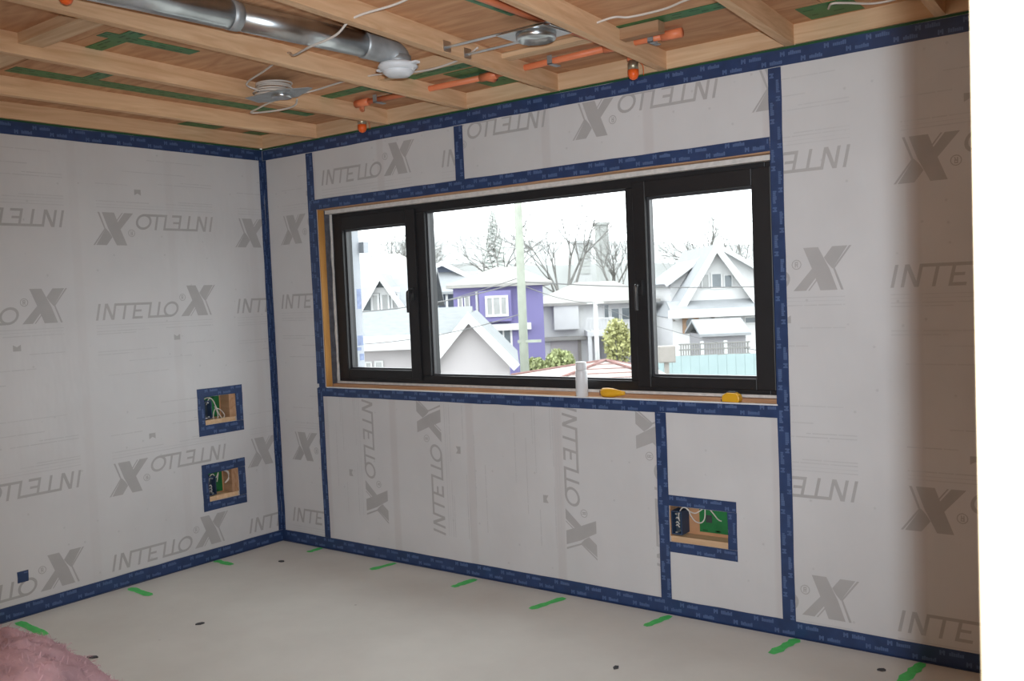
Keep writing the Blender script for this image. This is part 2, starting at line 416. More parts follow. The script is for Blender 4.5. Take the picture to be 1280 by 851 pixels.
green_strip(0.60, 0.70, -1.78, -0.42); green_strip(0.70, 0.86, -1.50, -1.43)
green_strip(1.33, 1.40, -1.79, -1.40); green_strip(1.12, 1.50, -1.74, -1.67)
green_strip(1.07, 3.30, -0.50, -0.42)
green_strip(1.36, 1.43, -0.42, -0.06); green_strip(1.80, 1.99, -0.40, -0.03); green_strip(0.66, 0.73, -0.40, -0.22)
green_strip(0.04, 0.13, -0.60, -0.36); green_strip(0.03, 0.11, -0.16, -0.03)
green_strip(3.36, 3.56, -0.21, -0.03); green_strip(2.56, 2.62, -2.4, -0.9)

# ------------------------------------------------------------------ tape and print on the walls
NSTRIP = 0
def strip(parent, fn, a0, a1, b0, b1, d0=0.0, seed=0):
    """blue tape over rectangle a0..a1 x b0..b1 standing proud of the wall; printed marks along its length"""
    mb = MB(); rnd = random.Random(seed * 31 + int(a0 * 1000) + int(b0 * 577))
    global NSTRIP
    NSTRIP += 1; T = -0.0016 - d0 - 0.0001 * (NSTRIP % 12)
    along = (a1 - a0) >= (b1 - b0); L, Wd = (a1 - a0, b1 - b0) if along else (b1 - b0, a1 - a0)
    n = max(2, int(L / 0.12))
    def P(t, w, d): return fn(a0 + t, b0 + w, d) if along else fn(a0 + w, b0 + t, d)
    j0 = [rnd.uniform(-.0016, .0016) for _ in range(n + 1)]; j1 = [rnd.uniform(-.0016, .0016) for _ in range(n + 1)]
    vs, fs = [], []
    for i in range(n + 1):
        t = L * i / n
        vs += [P(t, j0[i], 0), P(t, j0[i], T), P(t, Wd + j1[i], T), P(t, Wd + j1[i], 0)]
    for i in range(n):
        for k in range(3): fs.append((4*i+k, 4*i+k+1, 4*i+4+k+1, 4*i+4+k))
    fs += [(0,1,2,3), (4*n+3,4*n+2,4*n+1,4*n)]
    mb.add(vs, fs)
    D = T - 0.0003
    def mark(t, w, l, h):
        if t < .002 or t + l > L - .002 or w < .001 or w + h > Wd - .001: return
        mb.face([P(t, w, D), P(t + l, w, D), P(t + l, w + h, D), P(t, w + h, D)], 1)
    t = rnd.uniform(0, .05); row = 0
    while t < L:
        h = min(0.019, Wd * 0.34)
        w = (rnd.uniform(.05, .16) if row % 2 else rnd.uniform(.52, .62)) * Wd
        mark(t, w, .006, h); mark(t + .007, w + h * .35, .005, h * .5); mark(t + .013, w, .006, h)      # emblem
        x = t + .034
        for q in range(7):                                                                            # word
            mark(x, w + h * .1, .0062, h * rnd.choice((.6, .68, .85))); x += .0074
        t += rnd.uniform(.075, .10); row += 1
    return mb.build('tape_strip', [M['tape'], M['tape_print']], parent)
# window wall
strip(wall_front, fW, 0.003, 4.95, 2.314, ZT)
strip(wall_front, fW, 0.002, 0.030, 0.066, 2.314)
strip(wall_front, fW, 0.388, 0.446, 0.975, 2.311)
strip(wall_front, fW, 0.386, 0.432, 0.066, 0.950)
strip(wall_front, fW, 0.395, 3.167, 1.984, 2.040)
strip(wall_front, fW, 0.395, 3.170, 0.902, 0.955)
strip(wall_front, fW, 0.404, 0.458, 0.955, 1.984, 0.0004)
strip(wall_front, fW, 3.168, 3.221, 0.066, 2.311)
strip(wall_front, fW, 1.514, 1.570, 2.040, 2.311)
strip(wall_front, fW, 2.606, 2.659, 0.066, 0.902)
strip(wall_front, fW, 0.002, 4.95, 0.001, 0.066)
for a in ((2.659, 2.977, 0.488, 0.536), (2.659, 2.977, 0.280, 0.327), (2.936, 2.977, 0.327, 0.488)): strip(wall_front, fW, *a)
# left wall
strip(wall_left, fL, -4.9, -0.003, 2.314, ZT)
strip(wall_left, fL, -0.030, -0.002, 0.066, 2.314)
strip(wall_left, fL, -4.9, -0.002, 0.001, 0.066)
for (a0, a1, b0, b1), o in zip(OL, ((-0.549, -0.244, 0.718, 0.988), (-0.547, -0.252, 0.288, 0.556))):
    strip(wall_left, fL, o[0], o[1], b1, o[3]); strip(wall_left, fL, o[0], o[1], o[2], b0)
    strip(wall_left, fL, o[0], a0, b0, b1); strip(wall_left, fL, a1, o[1], b0, b1)
strip(wall_left, fL, -1.595, -1.543, 0.166, 0.220)
# thin green tape edge above the blue one
MB().box(0.0, 4.95, -0.0012, 0, ZT, ZJ).build('green_edge', M['green_dark'], wall_front)
MB().box(0, 0.0012, -4.9, 0, ZT, ZJ).build('green_edge', M['green_dark'], wall_left)
# narrow lip of tape on the floor
MB().box(0.0, 4.95, -0.014, 0, 0, 0.0012).build('floor_tape', M['tape'], floor)
MB().box(0.0, 0.014, -4.9, -0.014, 0, 0.0012).build('floor_tape', M['tape'], floor)

def logo_polys():
    P = []                                     # (material, polygon)
    h, t, sl = 0.085, 0.0125, 0.22
    def sk(x, y): return (x + sl * y, y)
    def bar(x0, y0, x1, y1): P.append((0, [sk(x0, y0), sk(x1, y0), sk(x1, y1), sk(x0, y1)]))
    bar(0, 0, t, h)
    bar(.036, 0, .036 + t, h); bar(.088, 0, .088 + t, h)
    P.append((0, [sk(.036, h), sk(.052, h), sk(.1005, 0), sk(.0845, 0)]))
    bar(.088, h - t, .305, h); bar(.146, 0, .146 + t, h - t)
    bar(.202, 0, .202 + t, h - t); bar(.214, .037, .25, .037 + t * .9); bar(.214, 0, .262, t)
    bar(.2925, 0, .2925 + t, h - t); bar(.305, 0, .42, t); bar(.345, t, .345 + t, h)
    n = 20; cx, cy, rx, ry = .428, h / 2, .046, h / 2
    for k in range(n):
        a, b = 2*PI*k/n, 2*PI*(k+1)/n
        P.append((0, [sk(cx + rx*math.cos(a), cy + ry*math.sin(a)), sk(cx + rx*math.cos(b), cy + ry*math.sin(b)),
                      sk(cx + (rx-t)*math.cos(b), cy + (ry-t)*math.sin(b)), sk(cx + (rx-t)*math.cos(a), cy + (ry-t)*math.sin(a))]))
    for k in range(12):                        # ring of the registered mark
        a, b = 2*PI*k/12, 2*PI*(k+1)/12; c = (.512, .105)
        P.append((0, [(c[0]+.02*math.cos(a), c[1]+.02*math.sin(a)), (c[0]+.02*math.cos(b), c[1]+.02*math.sin(b)), (c[0]+.0165*math.cos(b), c[1]+.0165*math.sin(b)), (c[0]+.0165*math.cos(a), c[1]+.0165*math.sin(a))]))
    P += [(0, [(.505,.094),(.509,.094),(.509,.116),(.505,.116)]), (0, [(.509,.112),(.518,.112),(.518,.116),(.509,.116)]), (0, [(.509,.103),(.518,.103),(.518,.107),(.509,.107)]),
          (0, [(.515,.107),(.518,.107),(.518,.112),(.515,.112)]), (0, [(.514,.094),(.518,.094),(.516,.103),(.512,.103)])]
    P += [(0, [(.605, 0), (.672, 0), (.643, .083), (.600, .170), (.541, .170), (.575, .083)]),
          (0, [(.497, 0), (.548, 0), (.590, .052), (.577, .090)]),
          (0, [(.636, .105), (.655, .083), (.714, .170), (.655, .170), (.622, .128)]),
          (0, [(.720, .170), (.729, .170), (.664, .085), (.656, .085)]),
          (0, [(.656, .086), (.664, .086), (.696, 0), (.686, 0)]),
          (0, [(.556, 0), (.562, 0), (.594, .040), (.592, .046)])]
    # fine print under the logo
    def line(x0, x1, y, hh=.0035): P.append((1, [(x0, y), (x1, y), (x1, y + hh), (x0, y + hh)]))
    line(.0, .70, -.028); line(.0, .70, -.042, .002)
    rnd = random.Random(5)
    for y, a, b in ((-.060, 0, .30), (-.073, .0, .22), (-.060, .40, .70), (-.165, 0, .34), (-.180, 0, .20), (-.150, .52, .70), (-.222, .17, .55), (-.290, .05, .40)):
        x = a
        while x < b:
            l = rnd.uniform(.05, .14); line(x, min(b, x + l), y, .0045); x += l + .005
    P.append((0, [(.445, -.128), (.483, -.128), (.483, -.097), (.464, -.108), (.445, -.097)]))
    return P
LOGO = logo_polys()
def clip_poly(poly, r):
    for ax, lim, sgn in ((0, r[0], 1), (0, r[1], -1), (1, r[2], 1), (1, r[3], -1)):
        out = []
        for i in range(len(poly)):
            p, q = poly[i], poly[(i + 1) % len(poly)]
            ip, iq = sgn * (p[ax] - lim) >= 0, sgn * (q[ax] - lim) >= 0
            if ip: out.append(p)
            if ip != iq:
                t = (lim - p[ax]) / (q[ax] - p[ax]); out.append((p[0] + t*(q[0]-p[0]), p[1] + t*(q[1]-p[1])))
        poly = out
        if len(poly) < 3: return []
    return poly
def logo(parent, fn, a, b, ang, r, holes=(), fine=True):
    mb = MB(); c, s = {0: (1, 0), 180: (-1, 0), 90: (0, 1), -90: (0, -1)}[ang]
    for mi, poly in LOGO:
        if mi and not fine: continue
        q = [(a + c*x - s*y, b + s*x + c*y) for x, y in poly]
        q = clip_poly(q, r)
        if not q: continue
        if any(h[0] < sum(p[0] for p in q)/len(q) < h[1] and h[2] < sum(p[1] for p in q)/len(q) < h[3] for h in holes): continue
        mb.face([fn(x, z, -0.0005 - 0.00002 * (len(mb.f) % 40)) for x, z in q], mi)
    if mb.f: mb.build('printed_logo', [M['print'], M['fine']], parent)
rL = (-4.8, -0.03, 0.066, 2.311)
for z in (1.405, 0.095):
    for y in (-0.247, -1.117, -1.987, -2.857): logo(wall_left, fL, y, z, 0, rL, OL)
for z in (1.963, 0.655):
    for y in (0.497, -0.376, -1.247, -2.117): logo(wall_left, fL, y, z, 180, rL, OL)
rA = (0.03, 0.388, 0.066, 2.311)
for z in (1.42, 0.131): logo(wall_front, fW, 0.102, z, 0, rA)
for z in (1.970, 0.680): logo(wall_front, fW, 0.860, z, 180, rA)
rR = (3.221, 4.9, 0.066, 2.311)
for z in (1.417, 0.100):
    for x in (2.752, 3.622, 4.49): logo(wall_front, fW, x, z, 0, rR)
for z in (1.972, 0.668):
    for x in (3.486, 4.37): logo(wall_front, fW, x, z, 180, rR)
for x in (0.511, 1.421): logo(wall_front, fW, x, 2.115, 0, (0.446, 1.514, 2.040, 2.311))
for x in (2.085, 2.955, 3.825): logo(wall_front, fW, x, 2.318, 180, (1.570, 3.168, 2.040, 2.311), fine=False)
rB = (0.432, 2.606, 0.066, 0.902)
logo(wall_front, fW, 0.748, 0.933, -90, rB); logo(wall_front, fW, 1.335, 0.190, 90, rB)
logo(wall_front, fW, 2.105, 0.915, -90, rB); logo(wall_front, fW, 2.675, 0.190, 90, rB)

# ------------------------------------------------------------------ outlet openings with boxes and wires
def opening(wall, fn, o, lab, kind):
    a0, a1, b0, b1 = o
    def bx(mb, p, q, r, s, d0, d1, mi=0):
        A, B = fn(p, r, d0), fn(q, s, d1); mb.box(A[0], B[0], A[1], B[1], A[2], B[2], mi); return mb
    bx(MB(), a0, a1, b0, b1, 0.085, 0.10).build('backing_board', M['ply'], wall)
    bx(MB(), a0, a1, b0, b0 + 0.026, 0.012, 0.085).build('blocking', M['spruce_x'], wall)
    if kind != 'front': bx(MB(), a1 - 0.045, a1, b0 + .026, b1, 0.003, 0.085).build('stud_edge', M['sillwood'], wall)
    bx(MB(), a0, a0 + .004, b0 + .026, b1, 0.004, 0.085).build('stud_edge', M['sillwood'], wall)
    g = MB()
    ga0, ga1, gb0, gb1 = (a0 + .105, a1 - .012, b0 + .040, b1 - .008) if kind == 'front' else (a0 + .06, a1 - .055, b0 + .03, b1 - .006)
    bx(g, ga0, ga1, gb0, gb1, 0.083, 0.085)
    rnd = random.Random(3)
    for i in range(7):
        x = ga0 + .008 + rnd.random() * (ga1 - ga0 - .04); z = gb0 + (.006 if i % 2 else gb1 - gb0 - .014)
        bx(g, x, x + .022, z, z + .006, 0.0826, 0.083, 1)
    g.build('green_patch', [M['green'], M['green_dark']], wall)
    if kind == 'front': bx(MB(), ga0 + .032, ga0 + .060, gb0 + .045, gb0 + .078, 0.080, 0.083).build('cable_gland', M['dark'], wall)
    t = empty('electrical_box', fn((a0 + .03), b0 + .026, 0.05))
    tag(t, lab, 'electrical box')
    ox, oy, oz = t.location
    def L(p): return (p[0] - ox, p[1] - oy, p[2] - oz)
    e0, e1, f0, f1 = a0 + .0045, a0 + .056, b0 + .034, b1 - .024
    box = MB()
    def lb(mb, p, q, r, s, d0, d1, mi=0):
        A, B = L(fn(p, r, d0)), L(fn(q, s, d1)); mb.box(A[0], B[0], A[1], B[1], A[2], B[2], mi); return mb
    w = .005
    lb(box, e0, e1, f0, f0 + w, .008, .080); lb(box, e0, e1, f1 - w, f1, .008, .080)
    lb(box, e0, e0 + w, f0 + w, f1 - w, .008, .080); lb(box, e1 - w, e1, f0 + w, f1 - w, .008, .080)
    box.build('box_shell', M['bluebox'], t)
    lb(MB(), e0 + w, e1 - w, f0 + w, f1 - w, .045, .080).build('box_back', M['darkbox'], t)
    for z in (f0 + .008, f1 - .014):
        lb(MB(), (e0 + e1) / 2 - .004, (e0 + e1) / 2 + .004, z, z + .006, .004, .045).build('screw_tab', M['galv_dull'], t)
    def wire(pts, nm='wire', mt='cable', r=.0028):
        MB().tube([Vector(L(fn(a0 + x * (a1 - a0), b0 + z * (b1 - b0), d))) for x, z, d in smooth3(pts)], r, 6).build(nm, M[mt], t, True)
    def smooth3(pts): return [tuple(v) for v in smoothpath(pts, 6)]
    if kind == 'front':
        wire([(.12,.55,.03),(.13,.75,.02),(.20,.95,.02),(.28,.90,.03),(.32,.75,.03),(.40,.60,.03),(.50,.58,.03),(.545,.70,.04),(.54,.97,.05)])
        wire([(.22,.97,.03),(.30,.86,.03),(.40,.82,.03),(.48,.90,.04),(.52,.97,.05)])
        wire([(.60,.97,.05),(.67,.85,.05),(.72,.66,.07),(.76,.60,.082)])
        for z in (.62, .50, .42): wire([(.06,z,.03),(.10,z+.04,.022),(.13,z-.03,.025)], 'wire_end', 'foam')
    elif kind == 'upper':
        wire([(.02,.86,.03),(.15,.95,.02),(.30,.90,.02),(.42,.62,.02),(.52,.30,.02),(.62,.14,.02),(.68,.26,.02),(.56,.46,.02),(.42,.52,.025),(.33,.30,.02),(.36,.10,.02),(.45,.12,.02),(.50,.34,.03),(.48,.60,.05)])
        wire([(.16,.70,.03),(.22,.92,.015),(.36,.80,.018),(.44,.50,.02)])
    else:
        wire([(.10,.62,.03),(.12,.86,.02),(.22,.92,.02),(.32,.78,.02),(.40,.94,.02),(.36,.62,.025)])
        for k in range(3): wire([(.62+.02*k,.98,.05),(.74+.03*k,.86,.03),(.76+.03*k,.66,.03),(.66+.02*k,.50,.04)])
        for z in (.50, .40, .30): wire([(.08,z,.03),(.14,z+.05,.022),(.18,z-.04,.025)], 'wire_end', 'foam')
opening(wall_front, fW, OF, 'blue electrical box with white wires in the taped opening under the window', 'front')
opening(wall_left, fL, OL[0], 'blue electrical box with looped wires in the upper left wall opening', 'upper')
opening(wall_left, fL, OL[1], 'blue electrical box with stripped wires in the lower left wall opening', 'lower')

# ------------------------------------------------------------------ window
win = struct(empty('window_1', (0, 0, 0)), 'long black three-part casement window')
def ring(mb, x0, x1, z0, z1, wl, wr, wb, wt, y0, y1, mi=0):
    mb.box(x0, x0 + wl, y0, y1, z0, z1, mi); mb.box(x1 - wr, x1, y0, y1, z0, z1, mi)
    mb.box(x0 + wl, x1 - wr, y0, y1, z0, z0 + wb, mi); mb.box(x0 + wl, x1 - wr, y0, y1, z1 - wt, z1, mi); return mb
fr = MB(); ring(fr, 0.484, 3.158, 0.984, 1.957, 0.05, 0.05, 0.045, 0.045, 0.09, 0.17)
fr.box(1.13, 1.203, 0.09, 0.17, 1.029, 1.912); fr.box(2.44, 2.49, 0.09, 0.17, 1.029, 1.912)
frame = fr.build('window_frame', M['black'], win, bevel=0.003)
def sash(x0, x1, z0, z1, gx0, gx1, gz0, gz1, hx, hz):
    s = ring(MB(), x0, x1, z0, z1, gx0 - x0, x1 - gx1, gz0 - z0, z1 - gz1, 0.078, 0.155).build('sash', M['black'], win, bevel=0.003)
    ring(MB(), gx0 - .004, gx1 + .004, gz0 - .004, gz1 + .004, .014, .014, .014, .014, 0.100, 0.122).build('glazing_bead', M['bead'], s)
    MB().box(gx0 - .004, gx1 + .004, 0.124, 0.130, gz0 - .004, gz1 + .004).build('pane', M['glass'], s)
    if hx:
        hb = MB().box(hx - .013, hx + .013, 0.068, 0.078, hz - .035, hz + .035)
        hb.tube(smoothpath([(hx, .078, hz + .012), (hx, .045, hz + .012), (hx, .034, hz), (hx, .034, hz - .10)]), .0085, 8)
        hb.build('handle', M['handle'], s, bevel=.002)
sash(0.508, 1.140, 1.004, 1.935, 0.575, 1.070, 1.056, 1.860, 1.108, 1.475)
sash(2.482, 3.135, 1.004, 1.935, 2.548, 3.052, 1.052, 1.862, 2.512, 1.455)
ring(MB(), 1.199, 2.444, 1.026, 1.916, .013, .013, .012, .012, 0.108, 0.126).build('glazing_bead', M['bead'], win)
MB().box(1.203, 2.44, 0.128, 0.134, 1.029, 1.912).build('pane', M['glass'], win)
# reveal: bare wood liner, grey membrane, white foam
MB().box(0.4602, 0.466, 0.002, 0.046, 0.957, 1.983).build('reveal_board', M['jamb'], win)
MB().box(0.4602, 0.468, 0.046, 0.092, 0.957, 1.983).build('reveal_membrane', M['greywrap'], win)
pts = [(0.476 + random.uniform(-.002, .002), 0.088, 0.965 + i * 0.0505) for i in range(21)]
MB().tube(pts, [random.uniform(.007, .011) for _ in pts], 7).build('foam_bead', M['foam'], win, True)
MB().box(0.47, 3.171, 0.046, 0.088, 0.9552, 0.972).build('sill_board', M['sillwood'], win)
MB().box(0.47, 3.171, 0.001, 0.046, 0.9552, 0.9565).build('sill_lip', M['spruce_x'], win)
MB().box(0.47, 3.171, 0.080, 0.160, 0.9722, 0.9845).build('sill_foam', M['foam'], win)
MB().box(0.47, 3.171, 0.001, 0.050, 1.978, 1.9848).build('head_board', M['sillwood'], win)
MB().box(0.47, 3.171, 0.050, 0.165, 1.9565, 1.9848).build('head_foam', M['foam'], win)
MB().box(0.468, 0.485, 0.095, 0.168, 0.957, 1.983).build('side_seal', M['black'], win); MB().box(3.157, 3.1715, 0.095, 0.168, 0.957, 1.983).build('side_seal', M['black'], win)
MB().box(0.47, 3.171, -0.004, 0.001, 0.953, 0.959).build('sill_tape_lip', M['white'], win)
# outside lining of the opening, white wrap with blue print
MB().box(0.4602, 0.478, 0.172, 0.302, 0.956, 1.984).build('outer_lining', M['wrap'], win)
lp = MB()
for z0, z1, y0, y1 in ((1.40, 1.52, .262, .298), (1.18, 1.24, .25, .296), (1.09, 1.13, .262, .298), (1.15, 1.17, .24, .28)): lp.box(.478, .4788, y0, y1, z0, z1)
lp.build('lining_print', M['wrap_blue'], win)
MB().box(0.46, 0.515, 0.303, 0.345, 1.735, 1.80).build('outer_block', M['wrap'], win)

# things on the sill
t = tag(empty('spray_can', (2.205, 0.030, 0.9566)), 'white spray can standing upright on the window sill', 'can')
MB().lathe([(.027,0),(.029,.003),(.0285,.118),(.026,.126)], n=24).build('body', M['white'], t, True)
MB().lathe([(.0255,.126),(.0265,.129),(.0255,.160),(.023,.163)], n=24).build('cap', M['white'], t, True)
t = tag(empty('utility_knife', (2.318, 0.022, 0.9566)), 'yellow knife handle lying on the sill beside the spray can', 'tool')
t.scale = (1, 1, 1.25)
mb = MB(); n = 12
prof = [(0,.013,.013),(.008,.019,.017),(.035,.021,.018),(.060,.018,.017),(.082,.013,.013),(.110,.009,.009),(.124,.005,.006)]
mb.add([(x, wy*math.cos(2*PI*k/n), .018 + hz*math.sin(2*PI*k/n)) for x, wy, hz in prof for k in range(n)],
       [(i*n+k, i*n+(k+1)%n, (i+1)*n+(k+1)%n, (i+1)*n+k) for i in range(len(prof)-1) for k in range(n)] + [tuple(range(n-1,-1,-1)), tuple(range((len(prof)-1)*n, len(prof)*n))])
mb.build('handle', M['yellow'], t, True)
MB().box(-.006, .002, -.009, .009, .008, .026).build('end_cap', M['ridge_red'], t)
t = tag(empty('tape_measure', (2.962, 0.022, 0.9566)), 'yellow tape measure with dark top on the right end of the sill', 'tape measure')
t.scale = (1.05, 1, 1.15)
mb = MB(); n = 16
poly = [(-.038,.002),(.034,0),(.040,.012),(.036,.028),(.018,.036),(-.016,.036),(-.036,.026)]
mb.prism(poly, lambda a, b, q: (a, (-.019, .019)[q], b)); mb.build('body', M['yellow'], t, bevel=.005)
MB().box(-.018, .018, -.010, .016, .036, .040).build('lock_button', M['dark'], t, bevel=.002)
MB().box(-.045, -.036, -.007, .007, .002, .010).build('hook', M['dark'], t)

# ------------------------------------------------------------------ ceiling services
# duct with elbow and diffuser
dct = tag(empty('air_duct', (2.0, -0.93, ZJ)), 'round silver air duct with elbow and white outlet between joists', 'duct')
def D(x, y, z): return (x - 2.0, y + 0.93, z - ZJ)
p0, p1 = Vector((1.945, -2.60, 2.412)), Vector((2.045, -1.14, 2.412))
def seg(a, b): return [D(*(p0 + (p1 - p0) * f)) for f in (a, b)]
MB().tube(seg(0, .62), .048, 28).build('duct_pipe', M['galv'], dct, True)
MB().tube(seg(.615, 1.0), .0465, 28).build('duct_pipe', M['galv'], dct, True)
MB().tube(seg(.605, .63), .0495, 28).build('duct_joint', M['galv_dull'], dct, True)
DC = (0.085, -0.07, 0)                      # centre of the outlet
ex = [(2.045, -1.145, 2.412), (2.052, -1.10, 2.411), (2.063, -1.055, 2.406), (2.076, -1.02, 2.394), (2.084, -1.003, 2.378), (2.085, -1.0, 2.360)]
MB().tube([D(*q) for q in smoothpath(ex, 4)], .0505, 24).build('elbow', M['galv_dull'], dct, True)
MB().lathe([(.052,-.045),(.053,-.02),(.052,.0)], c=DC, n=28).build('duct_collar', M['galv_dull'], dct, True)
MB().lathe([(.054,-.024),(.072,-.030),(.078,-.042),(.066,-.050),(.062,-.056)], c=DC, n=32).build('diffuser_ring', M['white'], dct, True)
MB().lathe([(.056,-.052),(.060,-.062),(.046,-.074),(.014,-.077)], c=DC, n=32).build('diffuser_disc', M['white'], dct, True)
for q in (-1, 1): MB().box(DC[0] + q*.070, DC[0] + q*.104, DC[1] - .012, DC[1] + .012, -.042, -.034).build('diffuser_clip', M['white'], dct)

# sprinkler pipework
ZP = 2.436
pip = tag(empty('sprinkler_pipe', (2.66, -0.33, ZP)), 'orange plastic sprinkler pipe run with capped heads under the plywood deck', 'pipe')
def Pq(x, y, z=ZP): return (x - 2.66, y + 0.33, z - ZP)
for a, b in (((2.67,-2.6),(2.66,-.36)), ((1.20,-.32),(1.98,-.30)), ((1.98,-.30),(2.62,-.33)), ((2.70,-.33),(2.90,-.325))):
    MB().tube([Pq(*a), Pq(*b)], .0135, 14).build('pipe', M['orange'], pip, True)
MB().tube([Pq(2.655,-.33), Pq(2.645,-.15)], .0135, 12).build('pipe', M['orange'], pip, True); MB().tube([Pq(1.19,-.32), Pq(1.04,-.17)], .0135, 12).build('pipe', M['orange'], pip, True)
for a, b in (((2.61,-.33),(2.71,-.33)), ((2.66,-.40),(2.66,-.33)), ((1.15,-.32),(1.24,-.32)), ((1.94,-.302),(2.03,-.30)), ((2.87,-.326),(2.955,-.322)), ((1.975,-.30),(1.975,-.25))):
    MB().tube([Pq(*a), Pq(*b)], .0185, 14).build('fitting', M['orange'], pip, True)
MB().tube([Pq(1.975,-.25), Pq(1.975,-.235)], .012, 10).build('plug', M['dark'], pip)
for x in (2.35, 1.31, 2.83):
    y = -.33
    mb = MB().box(x-2.66-.012, x-2.66+.012, -.020, .020, -.019, -.016)
    for s in (-1, 1): mb.box(x-2.66-.012, x-2.66+.012, s*.020, s*.017, -.019, .018)
    mb.box(x-2.66-.012, x-2.66+.012, .020, .048, -.019, -.015); mb.build('pipe_clamp', M['galv_dull'], pip)
def head(x, y, ztip, s=1.0):
    t = empty('sprinkler_head', (x - 2.66, y + .33, ztip - ZP), parent=pip)
    top = ZP - ztip
    hd = MB().lathe([(.0165*s,.030*s),(.0165*s,.052*s),(.013*s,.054*s),(.013*s,.060*s)], n=18).build('sprinkler_head', M['brass'], pip, True)
    hd.location = t.location; bpy.data.objects.remove(t)
    MB().lathe([(.004*s,0),(.012*s,.004*s),(.017*s,.014*s),(.0175*s,.030*s)], n=18).build('protective_cap', M['redcap'], hd, True)
    MB().lathe([(.018*s,.060*s),(.018*s,.074*s),(.0135*s,.076*s),(.0135*s,max(top, .08*s))], n=18).build('drop_fitting', M['orange'], hd, True)
    MB().tube(smoothpath([(.017*s,0,.056*s),(.030*s,.01,.040*s),(.028*s,.02,.012*s)]), .0012, 5).build('strap', M['redcap'], hd)
head(2.645, -.16, 2.331, 1.35); head(1.023, -.16, 2.329, 1.35); head(1.893, -2.205, 2.362, 1.2)

# recessed light housings on bracket plates
def coil(cx, cy, cz, t, n=6, r=.075):
    for k in range(n):
        rr = r * random.uniform(.85, 1.05); ox, oy = random.uniform(-.012,.012), random.uniform(-.012,.012); tilt = random.uniform(-.15,.15)
        pts = [(cx+ox+rr*1.05*math.cos(a), cy+oy+rr*math.sin(a), cz+k*.0085+tilt*.05*math.sin(a)) for a in [2*PI*i/28 for i in range(29)]]
        MB().tube(pts, .0042, 6, caps=False).build('cable_loop', M['cable'], t, True)
t1 = tag(empty('light_bracket', (1.25, -0.90, ZJ)), 'grey metal light plate holding a coil of white cable', 'bracket')
mb = MB(); mb.prism([(-.17,.03),(-.13,-.075),(.10,-.075),(.22,-.01),(.22,.012),(.12,.05),(.05,.075),(-.10,.06)], lambda a, b, q: (a, b, (-.006, -.003)[q])); mb.build('plate', M['galv_dull'], t1)
MB().lathe([(.045,-.003),(.045,-.018),(.040,-.020),(.012,-.022)], c=(.03,.0,0), n=22).build('socket_cover', M['galv'], t1, True)
coil(-.04, .01, .003, t1, 7)
t2 = tag(empty('light_bracket', (2.62, -0.83, ZJ)), 'shiny galvanised light housing on two hanger bars between joists', 'bracket')
mb = MB(); mb.prism([(-.12,-.085),(.09,-.085),(.10,.085),(-.12,.085)], lambda a, b, q: (a, b, (.012, .015)[q])); mb.build('plate', M['galv'], t2)
MB().lathe([(.075,.012),(.074,-.006),(.066,-.012),(.064,.006),(.030,.008)], n=26).build('light_ring', M['galv'], t2, True)
for yy in (-.07, .07):
    a = joist_x(3, -.83 + yy) + .02 - 2.62; b = joist_x(4, -.83 + yy) - .02 - 2.62
    MB().box(a, b, yy - .012, yy + .012, .020, .0225).build('hanger_bar', M['galv'], t2)
    MB().box(a, a + .003, yy - .022, yy + .022, 0.004, .045).build('bar_foot', M['galv'], t2)
    MB().box(b - .003, b, yy - .022, yy + .022, 0.004, .045).build('bar_foot', M['galv'], t2)
mb = MB().box(.02, .10, -.05, .05, .016, .032); mb.build('junction_box', M['galv'], t2, bevel=.003)

def cable(lab, pts, r=.0046):
    p = smoothpath(pts, 8); o = p[0]
    ob = MB().tube([q - o for q in p], r, 7).build('electric_cable', M['cable'], None, True)
    ob.location = o; tag(ob, lab, 'cable', 'white electric cables under the ceiling'); return ob
zc = ZD - .008
cable('white cable running from the coil past the silver duct', [(1.21,-.97,2.40),(1.214,-1.037,2.42),(1.45,-1.12,2.425),(1.68,-1.20,2.435),(1.86,-1.32,2.375),(2.03,-1.40,2.356),(2.20,-1.425,2.362),(2.30,-1.43,2.40),(2.46,-1.39,2.42),(2.60,-1.37,2.45)], .0042)
cable('white cable from the coil along the green tape toward the duct outlet', [(1.25,-.80,2.40),(1.30,-.73,2.42),(1.525,-.742,2.425),(1.72,-.74,2.42),(1.86,-.73,2.405),(2.0,-.71,2.398),(2.2,-.742,2.402),(2.30,-.77,2.42)], .0042)
cable('white cable sagging below the second joist beside the coil', [(1.20,-.84,2.39),(1.02,-.82,2.373),(.905,-.773,2.372),(1.051,-.723,2.371),(1.152,-.721,2.376),(1.22,-.76,2.39)], .0042)
cable('white cable leaving the shiny light housing through the middle joist', [(2.459,-.654,2.42),(2.577,-.661,2.425),(2.707,-.666,2.43),(2.835,-.647,2.45),(2.883,-.60,2.452),(3.022,-.597,2.452),(3.136,-.638,2.452),(3.30,-.68,2.44),(3.5,-.7,2.45)], .0042)
cable('white cable bowing above the right end of the window wall', [(3.46,-.14,2.458),(3.50,-.22,2.45),(3.548,-.192,2.448),(3.613,-.128,2.446),(3.677,-.104,2.45),(3.75,-.12,2.455),(3.79,-.2,2.45)], .0042)

